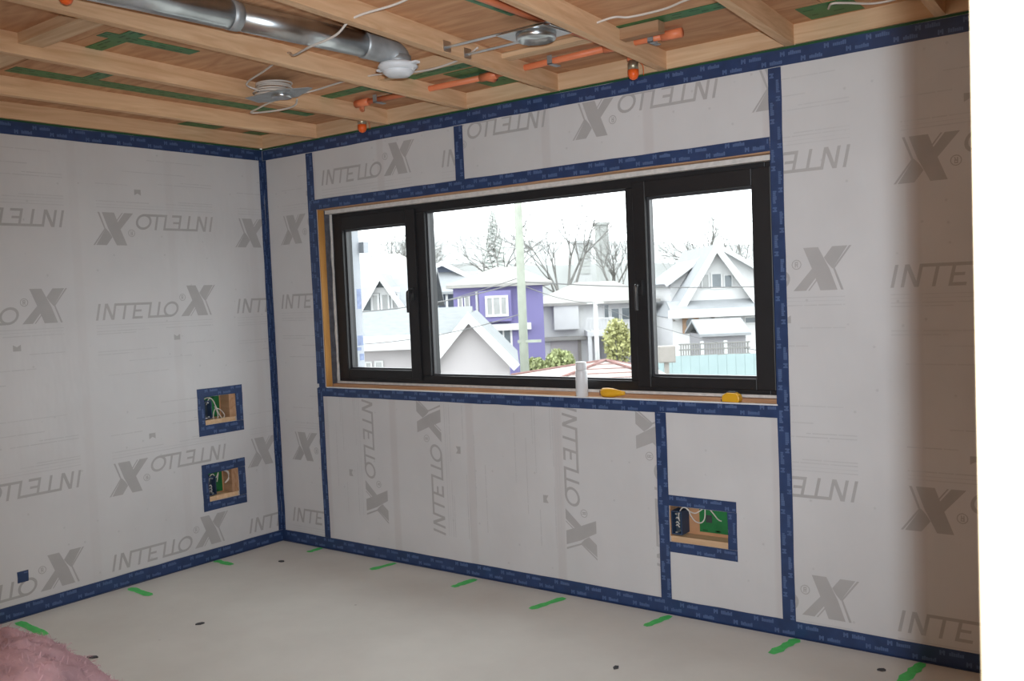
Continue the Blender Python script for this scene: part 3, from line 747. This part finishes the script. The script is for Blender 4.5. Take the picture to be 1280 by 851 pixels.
# ------------------------------------------------------------------ floor details, stud, insulation
marks = [(0.06,-1.634,0.36,-1.650),(0.05,-1.055,0.27,-1.07),(0.02,-0.503,.18,-.51),(0.366,-.015,.366,-.12),(0.985,-.03,.95,-.19),(1.56,-.04,1.54,-.20),(2.12,-.06,2.07,-.27),(2.665,-.03,2.63,-.20),(3.235,-.02,3.20,-.22),(3.715,-.02,3.69,-.24)]
for i, (x0, y0, x1, y1) in enumerate(marks):
    rnd = random.Random(i); p, q = Vector((x0, y0, 0)), Vector((x1, y1, 0)); d = (q - p); nrm = Vector((-d.y, d.x, 0)).normalized()
    n = 8; up, dn = [], []
    for k in range(n + 1):
        c = p + d * (k / n); w = .022 * (0.75 + .45 * rnd.random()) * (0.6 if k in (0, n) else 1)
        up.append((c + nrm * w).to_tuple()[:2] + (.0015,)); dn.append((c - nrm * w).to_tuple()[:2] + (.0015,))
    mb = MB(); 
    for k in range(n): mb.face([dn[k], dn[k+1], up[k+1], up[k]])
    mb.build('paint_mark', M['spray'], floor)
def scrap(x, y, a, l, lab):
    mb = MB(); mb.prism([(-l/2,-.006),(l*.1,-.010),(l/2,.002),(l*.2,.012),(-l*.3,.006)], lambda p, q, s: (p, q, (.0, .006)[s]))
    o = mb.build('floor_scrap', M['dark']); o.location = (x, y, 0); o.rotation_euler.z = a
    tag(o, lab, 'scrap', 'dark scraps on the floor')
def fl_at(px, py):
    d = ray(px, py); q = CAM + d * (-CAM.z / d.z); return q.x, q.y
scrap(*fl_at(116, 822), .4, .05, 'small dark scrap on the floor beside the pink insulation')
scrap(*fl_at(250, 780), .9, .04, 'small dark scrap in the middle of the bare floor left of centre')
scrap(*fl_at(352, 702), .2, .035, 'small dark scrap on the floor near the far room corner')
scrap(*fl_at(770, 835), 1.2, .03, 'small dark scrap on the floor below the window wall outlet')
scrap(*fl_at(1102, 838), .1, .03, 'small dark scrap on the floor between the two rightmost green marks')

stud = MB().box(4.487, 4.576, -3.040, -3.002, 0.0, ZJ).build('wall_stud', M['stud'], bevel=.002)
tag(stud, 'pale bare wooden stud standing close at the right edge', 'stud')

# heap of pink insulation
c0 = CAM + ray(-75, 1075) * 2.15
mb = MB(); n, L = 120, 60; R0 = 0.50
vs = []
for j in range(L + 1):
    th = j / L * PI / 2 * 1.25
    for k in range(n):
        ph = 2 * PI * k / n
        d = Vector((math.cos(ph) * math.sin(th), math.sin(ph) * math.sin(th), math.cos(th)))
        r = R0 * (1 + .06 * noise.noise(d * 2.2) + .030 * noise.noise(d * 8 + Vector((3, 1, 2))) + .014 * noise.noise(d * 19) + .010 * noise.noise(d * 40) + .006 * noise.noise(d * 75))
        p = d * r
        vs.append((p.x * 1.0, p.y * 1.0, max(p.z, -c0.z + .0)))
mb.add(vs, [(j*n+k, (j+1)*n+k, (j+1)*n+(k+1)%n, j*n+(k+1)%n) for j in range(L) for k in range(n)])
ins = mb.build('insulation_heap', M['pink'], None, True)
for v in ins.data.vertices: v.co.z += c0.z
ins.location = (c0.x, c0.y, 0)
rnd = random.Random(9); mb = MB()            # loose fibres standing off the surface
for k in range(9000):
    v = ins.data.vertices[rnd.randrange(len(ins.data.vertices))]; p = Vector(v.co)
    if p.z < .25: continue
    o = (p - Vector((0, 0, c0.z))).normalized(); t = o.cross(Vector((rnd.gauss(0,1), rnd.gauss(0,1), rnd.gauss(0,1)))).normalized()
    p += t * rnd.uniform(-.012, .012); l = rnd.uniform(.008, .026); w = t.cross(o) * .0009
    q = p + t * l * .6 + o * l * rnd.uniform(.15, .55); e = q + t * l * .5 + o * l * rnd.uniform(-.3, .2)
    mb.face([p - w, p + w, q + w, q - w]); mb.face([q - w, q + w, e])
fz = mb.build('loose_fibres', M['pink'], ins); fz['kind'] = 'stuff'
tag(ins, 'fluffy heap of pink fibreglass insulation in the lower left corner', 'insulation')

# ------------------------------------------------------------------ outdoors
GZ = -3.2
ground = struct(MB().box(-340, 260, 1.0, 420, GZ - 0.3, GZ).build('ground', M['ground']), 'pale lane and yards below the window')
class House:
    """a thing with a facade plane at some distance; local x to the right, y away, z up from the ground"""
    def __init__(s, name, label, cat, cpx, depth, rot=0.0, group=None):
        p = CAM + ray(cpx, 366) * depth
        s.a = YAW + rot; s.o = Vector((p.x, p.y, GZ)); s.e = empty(name, s.o, s.a); tag(s.e, label, cat, group)
        s.rx = Vector((math.cos(s.a), math.sin(s.a), 0)); s.ny = Vector((-math.sin(s.a), math.cos(s.a), 0))
    def at(s, px, py, y=0.0):
        d = ray(px, py); o = s.o + s.ny * y
        t = (o - CAM).dot(s.ny) / d.dot(s.ny); q = CAM + d * t - o
        return q.dot(s.rx), q.z
    def part(s, name, mb, mat, parent=None, **k): return mb.build(name, M[mat], parent or s.e, **k)
    def wallbox(s, x0, x1, z1, depth, mat, z0=0, y0=0, name='wall'):
        return s.part(name, MB().box(x0, x1, y0, y0 + depth, z0, z1), mat)
    def window(s, px0, py0, px1, py1, y=0.0, fw=.09, pane='pane', bars=0, frame='ext_white'):
        (x0, z1), (x1, z0) = s.at(px0, py0, y), s.at(px1, py1, y)
        f = MB(); ring(f, x0, x1, z0, z1, fw, fw, fw, fw, y - .07, y + .02)
        for b in range(bars):
            xb = x0 + (x1 - x0) * (b + 1) / (bars + 1); f.box(xb - fw*.4, xb + fw*.4, y - .06, y + .02, z0 + fw, z1 - fw)
        o = s.part('window', f, frame); s.part('pane', MB().box(x0 + fw, x1 - fw, y - .03, y - .015, z0 + fw, z1 - fw), pane, o)
    def gable(s, x0, x1, ze, xp, zp, depth, wall, roof, over=.35, th=.16, rake=None, y0=0.0, barge=.22, z0=0):
        s.part('gable_wall', MB().prism([(x0, z0), (x1, z0), (x1, ze), (xp, zp), (x0, ze)], lambda a, b, t: (a, y0 + depth * t, b)), wall)
        for xe in (x0, x1):
            d = Vector((xe - xp, ze - zp)); u = d.normalized(); e = Vector((xe, ze)) + u * over; nn = Vector((-u.y, u.x)); nn = nn if nn.y > 0 else -nn
            a = Vector((xp, zp)); poly = [tuple(a), tuple(e), tuple(e + nn * th), (xp, zp + th / max(.2, abs(nn.y)))]
            r = s.part('roof', MB().prism(poly, lambda p, q, t: (p, y0 - over + (depth + 2 * over) * t, q)), roof)
            if rake:
                bp = [tuple(a - Vector((0, barge * .6))), tuple(e - nn * barge * .6), tuple(e + nn * (th + .03)), (xp, zp + (th + .04) / max(.2, abs(nn.y)))]
                s.part('barge_board', MB().prism(bp, lambda p, q, t: (p, y0 - over - .08 + .07 * t, q)), rake, r)
    def hip(s, x0, x1, y0, y1, ze, zr, rx0, rx1, mat, th=.15, ry=None):
        ry = (y0 + y1) / 2 if ry is None else ry
        vs = [(x0,y0,ze),(x1,y0,ze),(x1,y1,ze),(x0,y1,ze),(rx0,ry,zr),(rx1,ry,zr),(x0,y0,ze-th),(x1,y0,ze-th),(x1,y1,ze-th),(x0,y1,ze-th)]
        mb = MB(); mb.add(vs, [(0,1,5,4),(1,2,5),(2,3,4,5),(3,0,4),(0,6,7,1),(1,7,8,2),(2,8,9,3),(3,9,6,0),(6,9,8,7)]); return s.part('roof', mb, mat)

# white gabled garage with grey roof, left of centre
h = House('garage', 'white stucco garage with pointed gable and grey shingle roof', 'garage', 590, 30)
xp, zp = h.at(586, 399); xl, zl = h.at(541, 446); xr, zr = h.at(636, 449)
h.gable(xl, xr, zr, xp, zp, 7.0, 'ext_pinkwhite', 'roof_grey', over=.35, th=.12, rake='ext_white', barge=.20)
(wx0, wz), (wx1, _) = h.at(360, 429, .6), h.at(572, 421, .6)
h.wallbox(wx0, wx1, wz, 6, 'ext_pinkwhite', y0=.8, name='side_wing')
_, rz = h.at(500, 392, 3.6)
mb = MB(); mb.prism([(0.3, wz - .02), (3.6, rz), (6.9, wz - .02), (6.9, wz + .12), (3.6, rz + .16), (0.3, wz + .12)], lambda a, b, t: ((wx0, wx1 + .4)[t], a, b)); h.part('roof', mb, 'roof_grey')
h.part('fascia', MB().box(wx0, wx1 + .1, .18, .30, wz - .34, wz + .12), 'ext_white')
h.window(456, 452, 466, 470, .8, .05, 'pane_pale'); h.window(468, 451, 480, 470, .8, .05, 'pane_pale')

# purple house
h = House('purple_house', 'purple two-storey house with white windows behind the utility pole', 'house', 625, 43)
x0, zt = h.at(566, 357); x1, _ = h.at(678, 352)
h.wallbox(x0, x1, zt, 7, 'ext_purple')
_, zr = h.at(640, 333, 3.2)
a, _ = h.at(558, 360); b, _ = h.at(690, 352)
h.hip(a, b, -.4, 7.4, zt + .02, zr, a + 2.2, b - 1.6, 'roof_beige')
(bx0, bz1), (bx1, bz0) = h.at(598, 364, -.5), h.at(640, 401, -.5)
h.part('bay', MB().box(bx0, bx1, -.5, .02, bz0, bz1), 'ext_purple')
h.window(606, 370, 636, 395, -.5, .10, 'pane_pale', 2)
h.window(572, 371, 579, 388, 0, .05, 'pane_pale'); h.window(580, 370, 588, 388, 0, .05, 'pane_pale')
(tx0, tz1), (tx1, tz0) = h.at(592, 406), h.at(664, 411)
h.part('trim_band', MB().box(tx0, tx1, -.35, .0, tz0, tz1), 'ext_white')
h.window(618, 411, 641, 434, 0, .09, 'pane', 1)
(cx0, cz1), (cx1, _) = h.at(594, 364), h.at(597, 364); h.part('corner_board', MB().box(cx0, cx1, -.06, .01, 0, cz1), 'ext_white')
(cx0, cz1), (cx1, cz0) = h.at(567, 388), h.at(590, 393); h.part('balcony_rail', MB().box(cx0, cx1, -.3, -.2, cz0, cz1), 'ext_white')

# slate house behind
h = House('slate_house', 'slate blue house with low gable left of the purple house', 'house', 555, 60)
xp, zp = h.at(553, 331); xl, zl = h.at(494, 356); xr, zr = h.at(603, 355)
h.gable(xl, xr, zr, xp, zp, 9, 'ext_slate', 'roof_pale', over=.5, th=.18, rake='ext_white', barge=.12)
(px0, pz1), (px1, pz0) = h.at(500, 346, -.3), h.at(596, 366, -1.8)
mb = MB(); mb.prism([(-.02, pz1), (-2.0, pz0), (-2.0, pz0 + .15), (-.02, pz1 + .18)], lambda a, b, t: ((px0, px1)[t], a, b)); h.part('porch_roof', mb, 'roof_pale')
for px in (541, 558): 
    a, z = h.at(px, 366, -1.7); h.part('porch_post', MB().box(a - .07, a + .07, -1.75, -1.6, 0, z), 'ext_white')

# teal house in the left pane
h = House('teal_house', 'dark teal house with steep white-edged gable in the left pane', 'house', 475, 46)
xp, zp = h.at(476, 347); xl, zl = h.at(450, 385); xr, zr = h.at(507, 388)
h.gable(xl, xr, zr, xp, zp, 6, 'ext_teal', 'roof_pale', over=.45, th=.10, rake='ext_white', barge=.24)
h.window(463, 367, 475, 390, 0, .10, 'pane_pale'); h.window(475, 366, 488, 390, 0, .10, 'pane_pale'); h.window(488, 365, 500, 389, 0, .10, 'pane_pale')
(a0, c1), (a1, c0) = h.at(462, 360), h.at(500, 365); h.part('head_trim', MB().box(a0, a1, -.1, .01, c0, c1), 'ext_white')
(a0, c1), (a1, _) = h.at(425, 390, .5), h.at(540, 386, .5); _, c2 = h.at(500, 340, 5)
mb = MB(); mb.prism([(.4, c1), (5, c2), (9.6, c1), (9.6, c1 + .15), (5, c2 + .2), (.4, c1 + .15)], lambda a, b, t: ((a0, a1)[t], a, b)); h.part('roof', mb, 'roof_pale')
h.wallbox(a0 + .3, a1 - .3, c1 + .02, 8, 'ext_teal', y0=1.0)

# far beige roof
h = House('far_house', 'far house with pale beige hip roof in the left pane', 'house', 470, 84)
x0, zt = h.at(430, 342); x1, _ = h.at(535, 338); _, zr = h.at(470, 318, 4)
h.wallbox(x0 + .4, x1 - .4, zt, 8, 'ext_white'); h.hip(x0, x1, -.5, 8.5, zt, zr, x0 + 2.5, x1 - 3, 'roof_beige')

# white house with bay and deck
h = House('white_house', 'white house with boxy bay, pale hip roof and deck', 'house', 730, 52)
x0, zt = h.at(674, 380); x1, _ = h.at(812, 376)
h.wallbox(x0, x1, zt, 8, 'ext_white')
_, zr = h.at(740, 352, 3.6); a, _ = h.at(668, 380)
h.hip(a, x1 + .5, -.6, 8.4, zt + .02, zr, a + 2.6, x1 - 1.5, 'roof_beige')
(b0, c1), (b1, c0) = h.at(692, 381, -.5), h.at(724, 411, -.5); h.part('bay', MB().box(b0, b1, -.5, .02, c0, c1), 'ext_white')
(b0, c1), (b1, _) = h.at(688, 424, -.02), h.at(722, 424, -.02); h.part('garage_door', MB().box(b0, b1, -.05, .0, 0, c1), 'ext_pinkwhite')
(b0, c1), (b1, c0) = h.at(676, 422, -.3), h.at(736, 424, -.3); h.part('trim_band', MB().box(b0, b1, -.35, .0, c0, c1), 'roof_beige')
(b0, c1), (b1, _) = h.at(722, 424, -.06), h.at(726, 424, -.06); h.part('corner_post', MB().box(b0, b1, -.12, .0, 0, c1), 'tan')
h.window(754, 380, 762, 400, 0, .05); h.window(763, 385, 775, 402, 0, .05); h.window(776, 384, 788, 400, 0, .05)
(d0, c1), (d1, c0) = h.at(734, 414, -1.8), h.at(768, 419, -1.8)
dk = h.part('deck', MB().box(d0, d1, -1.9, 0, c0, c1), 'ext_white')
for q in range(9):
    xx = d0 + (d1 - d0) * q / 8; h.part('baluster', MB().box(xx - .03, xx + .03, -1.88, -1.82, c1, c1 + .62), 'ext_white', dk)
h.part('rail', MB().box(d0, d1, -1.9, -1.8, c1 + .62, c1 + .70), 'ext_white', dk)
for px in (737, 746, 766):
    xx, zz = h.at(px, 419, -1.8); h.part('deck_post', MB().box(xx - .1, xx + .1, -1.88, -1.68, 0, c0), 'ext_white')
(b0, c1), (b1, _) = h.at(750, 424, -.05), h.at(790, 424, -.05); h.part('under_deck_shade', MB().box(b0, b1, -.06, 0, 0, c1), 'ext_lilac')  # flat grey panel painted in for the shade under the deck
xx, zz = h.at(744, 378, -2.4); 

# lilac-grey house
h = House('grey_house', 'small grey house with pale roof beside the white gabled house', 'house', 828, 62)
x0, zt = h.at(806, 378); x1, _ = h.at(852, 376); _, zr = h.at(828, 352, 3)
h.wallbox(x0, x1, zt, 7, 'ext_lilac'); h.hip(x0 - .5, x1 + .5, -.5, 7.5, zt, zr, x0 - .2, x1 - 1, 'roof_beige')
(b0, c1), _ = h.at(826, 378, -.05), 0; h.part('downpipe', MB().box(b0 - .05, b0 + .05, -.1, 0, 0, c1), 'ext_white')

# white steep gabled house in the right pane
h = House('gabled_house', 'white house with tall steep gable and orange door in the right pane', 'house', 893, 47)
xp, zp = h.at(893, 310); xl, zl = h.at(846, 383); xr, zr = h.at(950, 388)
h.gable(xl, xr, (zl + zr) / 2, xp, zp, 8, 'ext_white', 'roof_pale', over=.5, th=.10, rake='ext_white', barge=.42)
h.window(876, 342, 887, 360, 0, .06, 'pane_pale'); h.window(888, 341, 903, 361, 0, .07, 'pane'); h.window(904, 343, 916, 360, 0, .06, 'pane')
(s0, c1), (s1, c0) = h.at(836, 381, -.6), h.at(958, 389, -1.2)
mb = MB(); mb.prism([(0, c1), (-1.2, c0), (-1.2, c0 + .12), (0, c1 + .15)], lambda a, b, t: ((s0, s1)[t], a, b)); h.part('skirt_roof', mb, 'roof_pale')
(f0, g1), (f1, g0) = h.at(835, 388, -1.2), h.at(960, 393, -1.2); h.part('fascia', MB().box(f0, f1, -1.28, -1.18, g0, g1), 'ext_white')
(l0, _), (l1, lz) = h.at(840, 393, -.3), h.at(965, 390, -.3); h.part('lower_wall', MB().box(l0, l1, -.3, 7, 0, lz), 'ext_white')
(b0, c1), (b1, c0) = h.at(853, 396, -.35), h.at(874, 416, -.35); dr = h.part('door', MB().box(b0, b1, -.37, -.29, c0, c1), 'door_orange')
n = 14; cxx, czz = (b0 + b1) / 2, (c0 + c1) / 2 + .05
mb = MB(); mb.prism([(cxx + .24*math.cos(2*PI*k/n), czz + .3*math.sin(2*PI*k/n)) for k in range(n)], lambda a, b, t: (a, -.385 + .015 * t, b)); h.part('door_glass', mb, 'pane', dr)
h.window(903, 396, 914, 404, -.3, .05); h.window(915, 396, 929, 404, -.3, .05); h.window(930, 396, 946, 404, -.3, .05)
for px in (842, 891): 
    xx, zz = h.at(px, 398, -.35); h.part('wall_lamp', MB().lathe([(.03,-.14),(.08,-.1),(.08,.08),(.02,.14)], c=(xx, -.42, zz), n=8), 'tan')
(m0, n0), (m1, n1), (mp, np_) = h.at(838, 349, 2.5), h.at(962, 349, 2.5), h.at(895, 309, 2.5)
h.gable(m0, m1, (n0 + n1) / 2, mp, np_, 5.4, 'ext_white', 'roof_pale', over=.4, th=.12, rake='ext_white', barge=.12, y0=2.5)

# shed, lattice fence, turquoise fence, tan box
h = House('garden_shed', 'low grey garden shed with pale pitched roof below the gabled house', 'shed', 898, 36)
(x0, e0), (x1, _) = h.at(878, 419), h.at(932, 416); _, r1 = h.at(905, 401, 1.2)
h.wallbox(x0, x1, e0, 2.6, 'ext_lilac')
mb = MB(); mb.prism([(-.25, e0 - .05), (1.3, r1), (2.85, e0 - .05), (2.85, e0 + .05), (1.3, r1 + .10), (-.25, e0 + .05)], lambda a, b, t: ((x0 - .15, x1 + .15)[t], a, b)); h.part('roof', mb, 'roof_pale')
mb = MB(); mb.prism([(.0, e0), (1.3, r1 - .02), (2.6, e0)], lambda a, b, t: ((x1 - .05, x1 + .02)[t], a, b)); h.part('gable_end', mb, 'roof_grey')
h = House('lattice_fence', 'thin dark lattice fence standing behind the turquoise fence', 'fence', 890, 31)
(x0, z1), (x1, z0) = h.at(848, 430), h.at(938, 443)
n = 30
for k in range(n):
    xx = x0 + (x1 - x0) * k / (n - 1); h.part('picket', MB().box(xx - .018, xx + .018, 0, .03, z0, z1), 'lattice')
for zz in (z0 + .02, (z0 + z1) / 2, z1 - .04): h.part('rail', MB().box(x0, x1, -.03, 0, zz, zz + .045), 'lattice')
for k in (0, .33, .66, 1): 
    xx = x0 + (x1 - x0) * k; h.part('post', MB().box(xx - .05, xx + .05, -.02, .08, 0, z1 + .05), 'ext_white')
h = House('board_fence', 'pale turquoise board fence at the bottom of the right pane', 'fence', 885, 28)
(x0, z1), (x1, _) = h.at(806, 447), h.at(965, 442)
n = 14
for k in range(n):
    a, b = x0 + (x1 - x0) * k / n, x0 + (x1 - x0) * (k + 1) / n
    h.part('board', MB().box(a + .003, b - .003, 0, .03, 0.05, z1 + random.uniform(-.01, .01)), 'turquoise')
h.part('rail', MB().box(x0, x1, .03, .08, z1 - .2, z1 - .1), 'turquoise')
h = House('utility_box', 'tan box standing in front of the turquoise fence', 'box', 833, 26)
(x0, z1), (x1, z0) = h.at(823, 433), h.at(845, 453)
h.part('cabinet', MB().box(x0, x1, 0, .35, z0, z1), 'tan', bevel=.02); h.part('cabinet_door', MB().box(x0 + .03, x1 - .03, -.012, 0, z0 + .03, z1 - .03), 'tan'); h.part('post', MB().box((x0+x1)/2 - .06, (x0+x1)/2 + .06, .1, .22, 0, z0), 'tan')

# red tiled roof close by
h = House('tiled_roof_house', 'low building with faded red tiled hip roof just below the window', 'building', 745, 17)
xa, za = h.at(757, 451, 2.2); x0, ze = h.at(640, 497, 0); x1, _ = h.at(872, 497, 0)
h.wallbox(x0 + .3, x1 - .3, ze - .05, 4.4, 'ext_white', y0=.3)
h.hip(x0, x1, 0, 4.6, ze, za, xa - .05, xa + .12, 'roof_red', ry=2.2)
A = Vector((xa, 2.2, za + .02))
for q in ((x0, 0, ze), (x1, 0, ze), (x0, 4.6, ze), (x1, 4.6, ze)):
    h.part('ridge_cap', MB().tube([A, Vector(q) + Vector((0, 0, .02))], .028, 6), 'ridge_red')
for r in range(1, 7):      # tile courses on the slopes toward the window
    f = r / 7
    P0 = A.lerp(Vector((x0, 0, ze + .01)), f); P1 = A.lerp(Vector((x1, 0, ze + .01)), f)
    h.part('tile_course', MB().tube([P0 + Vector((0, -.004, .004)), P1 + Vector((0, -.004, .004))], .009, 4), 'ridge_red')

# bushes
def bush(name, lab, cpx, cpy, depth, rx, rz, mat, seed):
    rnd = random.Random(seed); p = CAM + ray(cpx, cpy) * depth
    t = tag(empty(name, (p.x, p.y, GZ)), lab, 'bush'); hz = p.z - GZ
    st = MB()
    for k in range(6):
        a = 2*PI*k/6 + rnd.random(); st.tube([(0,0,0), (.25*rx*math.cos(a), .25*rx*math.sin(a), hz*.6), (.7*rx*math.cos(a), .7*rx*math.sin(a), hz + rz*.3)], [.05, .035, .012], 5)
    st.build('stems', M['bark'], t)
    mb = MB()
    for k in range(1500):
        d = Vector((rnd.gauss(0,1), rnd.gauss(0,1), rnd.gauss(0,1))).normalized() * rnd.uniform(.45, 1.0)
        c = Vector((d.x * rx, d.y * rx, hz + d.z * rz)); u = Vector((rnd.gauss(0,1), rnd.gauss(0,1), rnd.gauss(0,1))).normalized() * .09
        v = u.cross(Vector((rnd.gauss(0,1), rnd.gauss(0,1), rnd.gauss(0,1)))).normalized() * .05
        mb.face([c - u, c + v, c + u, c - v])
    f = mb.build('foliage', M[mat], t); f['kind'] = 'stuff'
bush('round_bush', 'round green bush in front of the white house garage', 700, 455, 30, .48, .48, 'leaf', 1)
bush('tall_bush', 'tall yellow-green bush beside the deck of the white house', 772, 428, 38, .60, 1.0, 'leaf_yellow', 2)
bush('small_bush', 'small green bush at the foot of the purple house', 668, 458, 32, .40, .30, 'leaf', 3)

# trees
def bare_tree(lab, cpx, top_py, depth, spread, seed, grp='bare trees behind the houses'):
    rnd = random.Random(seed); p = CAM + ray(cpx, 362) * depth; tp = CAM + ray(cpx, top_py) * depth
    Ht = tp.z - GZ
    t = tag(empty('bare_tree', (p.x, p.y, GZ)), lab, 'tree', grp)
    trunk, br = MB(), MB()
    def grow(b, d, l, r, lev):
        pts = [b]; q = b; dd = d.copy()
        for i in range(3):
            dd = (dd + Vector((rnd.gauss(0,.14), rnd.gauss(0,.14), rnd.gauss(.02,.08)))).normalized(); q = q + dd * l / 3; pts.append(q)
        (trunk if lev == 0 else br).tube(pts, [r, r*.85, r*.7, r*.55], 5 if lev < 2 else 3, caps=False)
        if lev < 5:
            for k in range(6 if lev == 0 else rnd.choice((3, 3, 4))):
                s = pts[rnd.choice((2, 3, 3))] if k else q
                ax = Vector((rnd.gauss(0,1), rnd.gauss(0,1), rnd.gauss(0,.5))).normalized()
                nd = (dd + ax * spread * rnd.uniform(.6, 1.1)).normalized()
                grow(s, nd, l * rnd.uniform(.60, .78), r * .50, lev + 1)
    grow(Vector((0,0,0)), Vector((0,0,1)), Ht * .40, Ht * .024, 0)
    trunk.build('trunk', M['bark'], t, True); b = br.build('branches', M['bark'], t, True); b['kind'] = 'stuff'
bare_tree('tall bare tree between the utility pole and the grey towers', 700, 256, 72, .6, 21)
bare_tree('bare tree with wide crown left of the utility pole', 628, 272, 88, .65, 22)
bare_tree('bare tree just left of the right window mullion', 762, 288, 96, .55, 23)
bare_tree('bare tree at the left edge of the right pane', 836, 286, 76, .55, 24)
bare_tree('bare tree rising behind the steep white gable', 880, 272, 92, .6, 25)
bare_tree('slender bare tree at the far right of the right pane', 932, 287, 108, .55, 26)
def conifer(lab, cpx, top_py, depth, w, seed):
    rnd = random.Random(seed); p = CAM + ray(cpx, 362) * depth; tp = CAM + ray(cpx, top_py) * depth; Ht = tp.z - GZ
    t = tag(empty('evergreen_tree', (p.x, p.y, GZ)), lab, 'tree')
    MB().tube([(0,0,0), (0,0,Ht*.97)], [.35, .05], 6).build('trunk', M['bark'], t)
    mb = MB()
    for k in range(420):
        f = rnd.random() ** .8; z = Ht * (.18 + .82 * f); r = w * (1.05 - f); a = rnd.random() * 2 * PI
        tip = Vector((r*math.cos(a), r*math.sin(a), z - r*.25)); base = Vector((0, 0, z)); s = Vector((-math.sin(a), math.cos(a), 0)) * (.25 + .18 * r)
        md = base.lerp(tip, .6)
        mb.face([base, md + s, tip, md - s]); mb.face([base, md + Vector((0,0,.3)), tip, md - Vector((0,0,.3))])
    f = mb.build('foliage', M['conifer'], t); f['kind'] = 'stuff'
bare_tree('hazy bare tree at the top of the left pane', 476, 286, 120, .7, 31)
bare_tree('hazy bare tree behind the teal house at the left mullion', 503, 296, 140, .7, 32)
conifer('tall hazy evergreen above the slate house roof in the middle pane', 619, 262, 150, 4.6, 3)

# distant towers and hill
def tower(lab, px0, py0, px1, py1, depth, mat):
    h = House('apartment_tower', lab, 'building', (px0 + px1) / 2, depth, 0.25)
    (x0, z1), (x1, _) = h.at(px0, py0), h.at(px1, py1)
    h.part('wall', MB().box(x0, x1, 0, (x1 - x0) * 1.1, 0, z1), mat)
    n = max(3, int((py1 - py0) / 9))
    for k in range(n):
        z = z1 - (k + .7) * (z1 - 4) / n * .6
        h.part('window_band', MB().box(x0 + .3, x1 - .3, -.12, .02, z - .5, z + .5), 'tower')
    h.part('roof_slab', MB().box(x0 - .3, x1 + .3, -.3, (x1 - x0) * 1.1 + .3, z1, z1 + .5), mat)
tower('grey apartment tower right of the tall bare tree', 748, 281, 763, 345, 190, 'tower')
tower('pale apartment tower lower and left of the grey one', 722, 304, 740, 345, 170, 'tower_w')
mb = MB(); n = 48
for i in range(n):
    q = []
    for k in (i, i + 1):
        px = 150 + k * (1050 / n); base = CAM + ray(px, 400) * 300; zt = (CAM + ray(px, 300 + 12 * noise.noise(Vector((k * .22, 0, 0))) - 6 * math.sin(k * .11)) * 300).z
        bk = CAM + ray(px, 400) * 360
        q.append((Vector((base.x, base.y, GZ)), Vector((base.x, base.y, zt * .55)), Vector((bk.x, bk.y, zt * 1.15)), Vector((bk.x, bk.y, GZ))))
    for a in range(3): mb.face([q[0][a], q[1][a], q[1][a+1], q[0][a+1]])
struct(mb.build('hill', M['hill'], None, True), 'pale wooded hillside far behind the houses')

# utility pole and wires
pp = CAM + ray(652, 366) * 28
pole = tag(empty('utility_pole', (pp.x, pp.y, GZ)), 'pale wooden utility pole in the middle of the window view', 'pole')
MB().tube([(0,0,0),(0,0,5),(0,0,10.5)], [.145, .125, .105], 14).build('shaft', M['pole'], pole, True)
ca, sa = math.cos(YAW), math.sin(YAW)
MB().beam((-1.2*ca, -1.2*sa, 9.6), (1.2*ca, 1.2*sa, 9.6), .10, .12).build('crossarm', M['pole'], pole)
MB().beam((-.10, -.16, 3.2), (.62*ca, .62*sa - .16, 3.2), .06, .08).build('bracket_arm', M['pole'], pole)
p2 = CAM + ray(744, 376) * 40
pl2 = tag(empty('service_post', (p2.x, p2.y, GZ)), 'thin white service post in front of the white house deck', 'pole')
MB().tube([(0,0,0),(0,0,p2.z-GZ)], [.10,.09], 10).build('shaft', M['ext_white'], pl2, True)
MB().beam((-.35*ca, -.35*sa, p2.z-GZ-.08), (.35*ca, .35*sa, p2.z-GZ-.08), .06, .07).build('crossarm', M['ext_white'], pl2)
def wire(lab, a, b, sag, r=.018):
    A, B = CAM + ray(a[0], a[1]) * a[2], CAM + ray(b[0], b[1]) * b[2]
    pts = [A.lerp(B, t / 16) - Vector((0, 0, sag * 4 * (t/16) * (1 - t/16))) - A for t in range(17)]
    o = MB().tube(pts, r, 5).build('power_line', M['wire']); o.location = A; tag(o, lab, 'wire', 'overhead wires')
wire('overhead wire running left from the pole across the slate house', (652, 352, 28), (380, 392, 27), .25)
wire('overhead wire running right from the pole toward the gabled house', (652, 352, 28), (1010, 356, 29), .12)
wire('lower overhead wire crossing the garage roof in the left pane', (652, 392, 28), (390, 432, 26), .25, .014)
wire('overhead wire reaching down from the pole to the service post', (652, 356, 28), (744, 378, 40), .15, .014)
wire('thin wire crossing in front of the turquoise fence lattice', (744, 380, 40), (960, 440, 30), .2, .012)
wire('upper overhead wire sloping across the purple house roof', (652, 346, 28), (470, 396, 40), .1, .014)
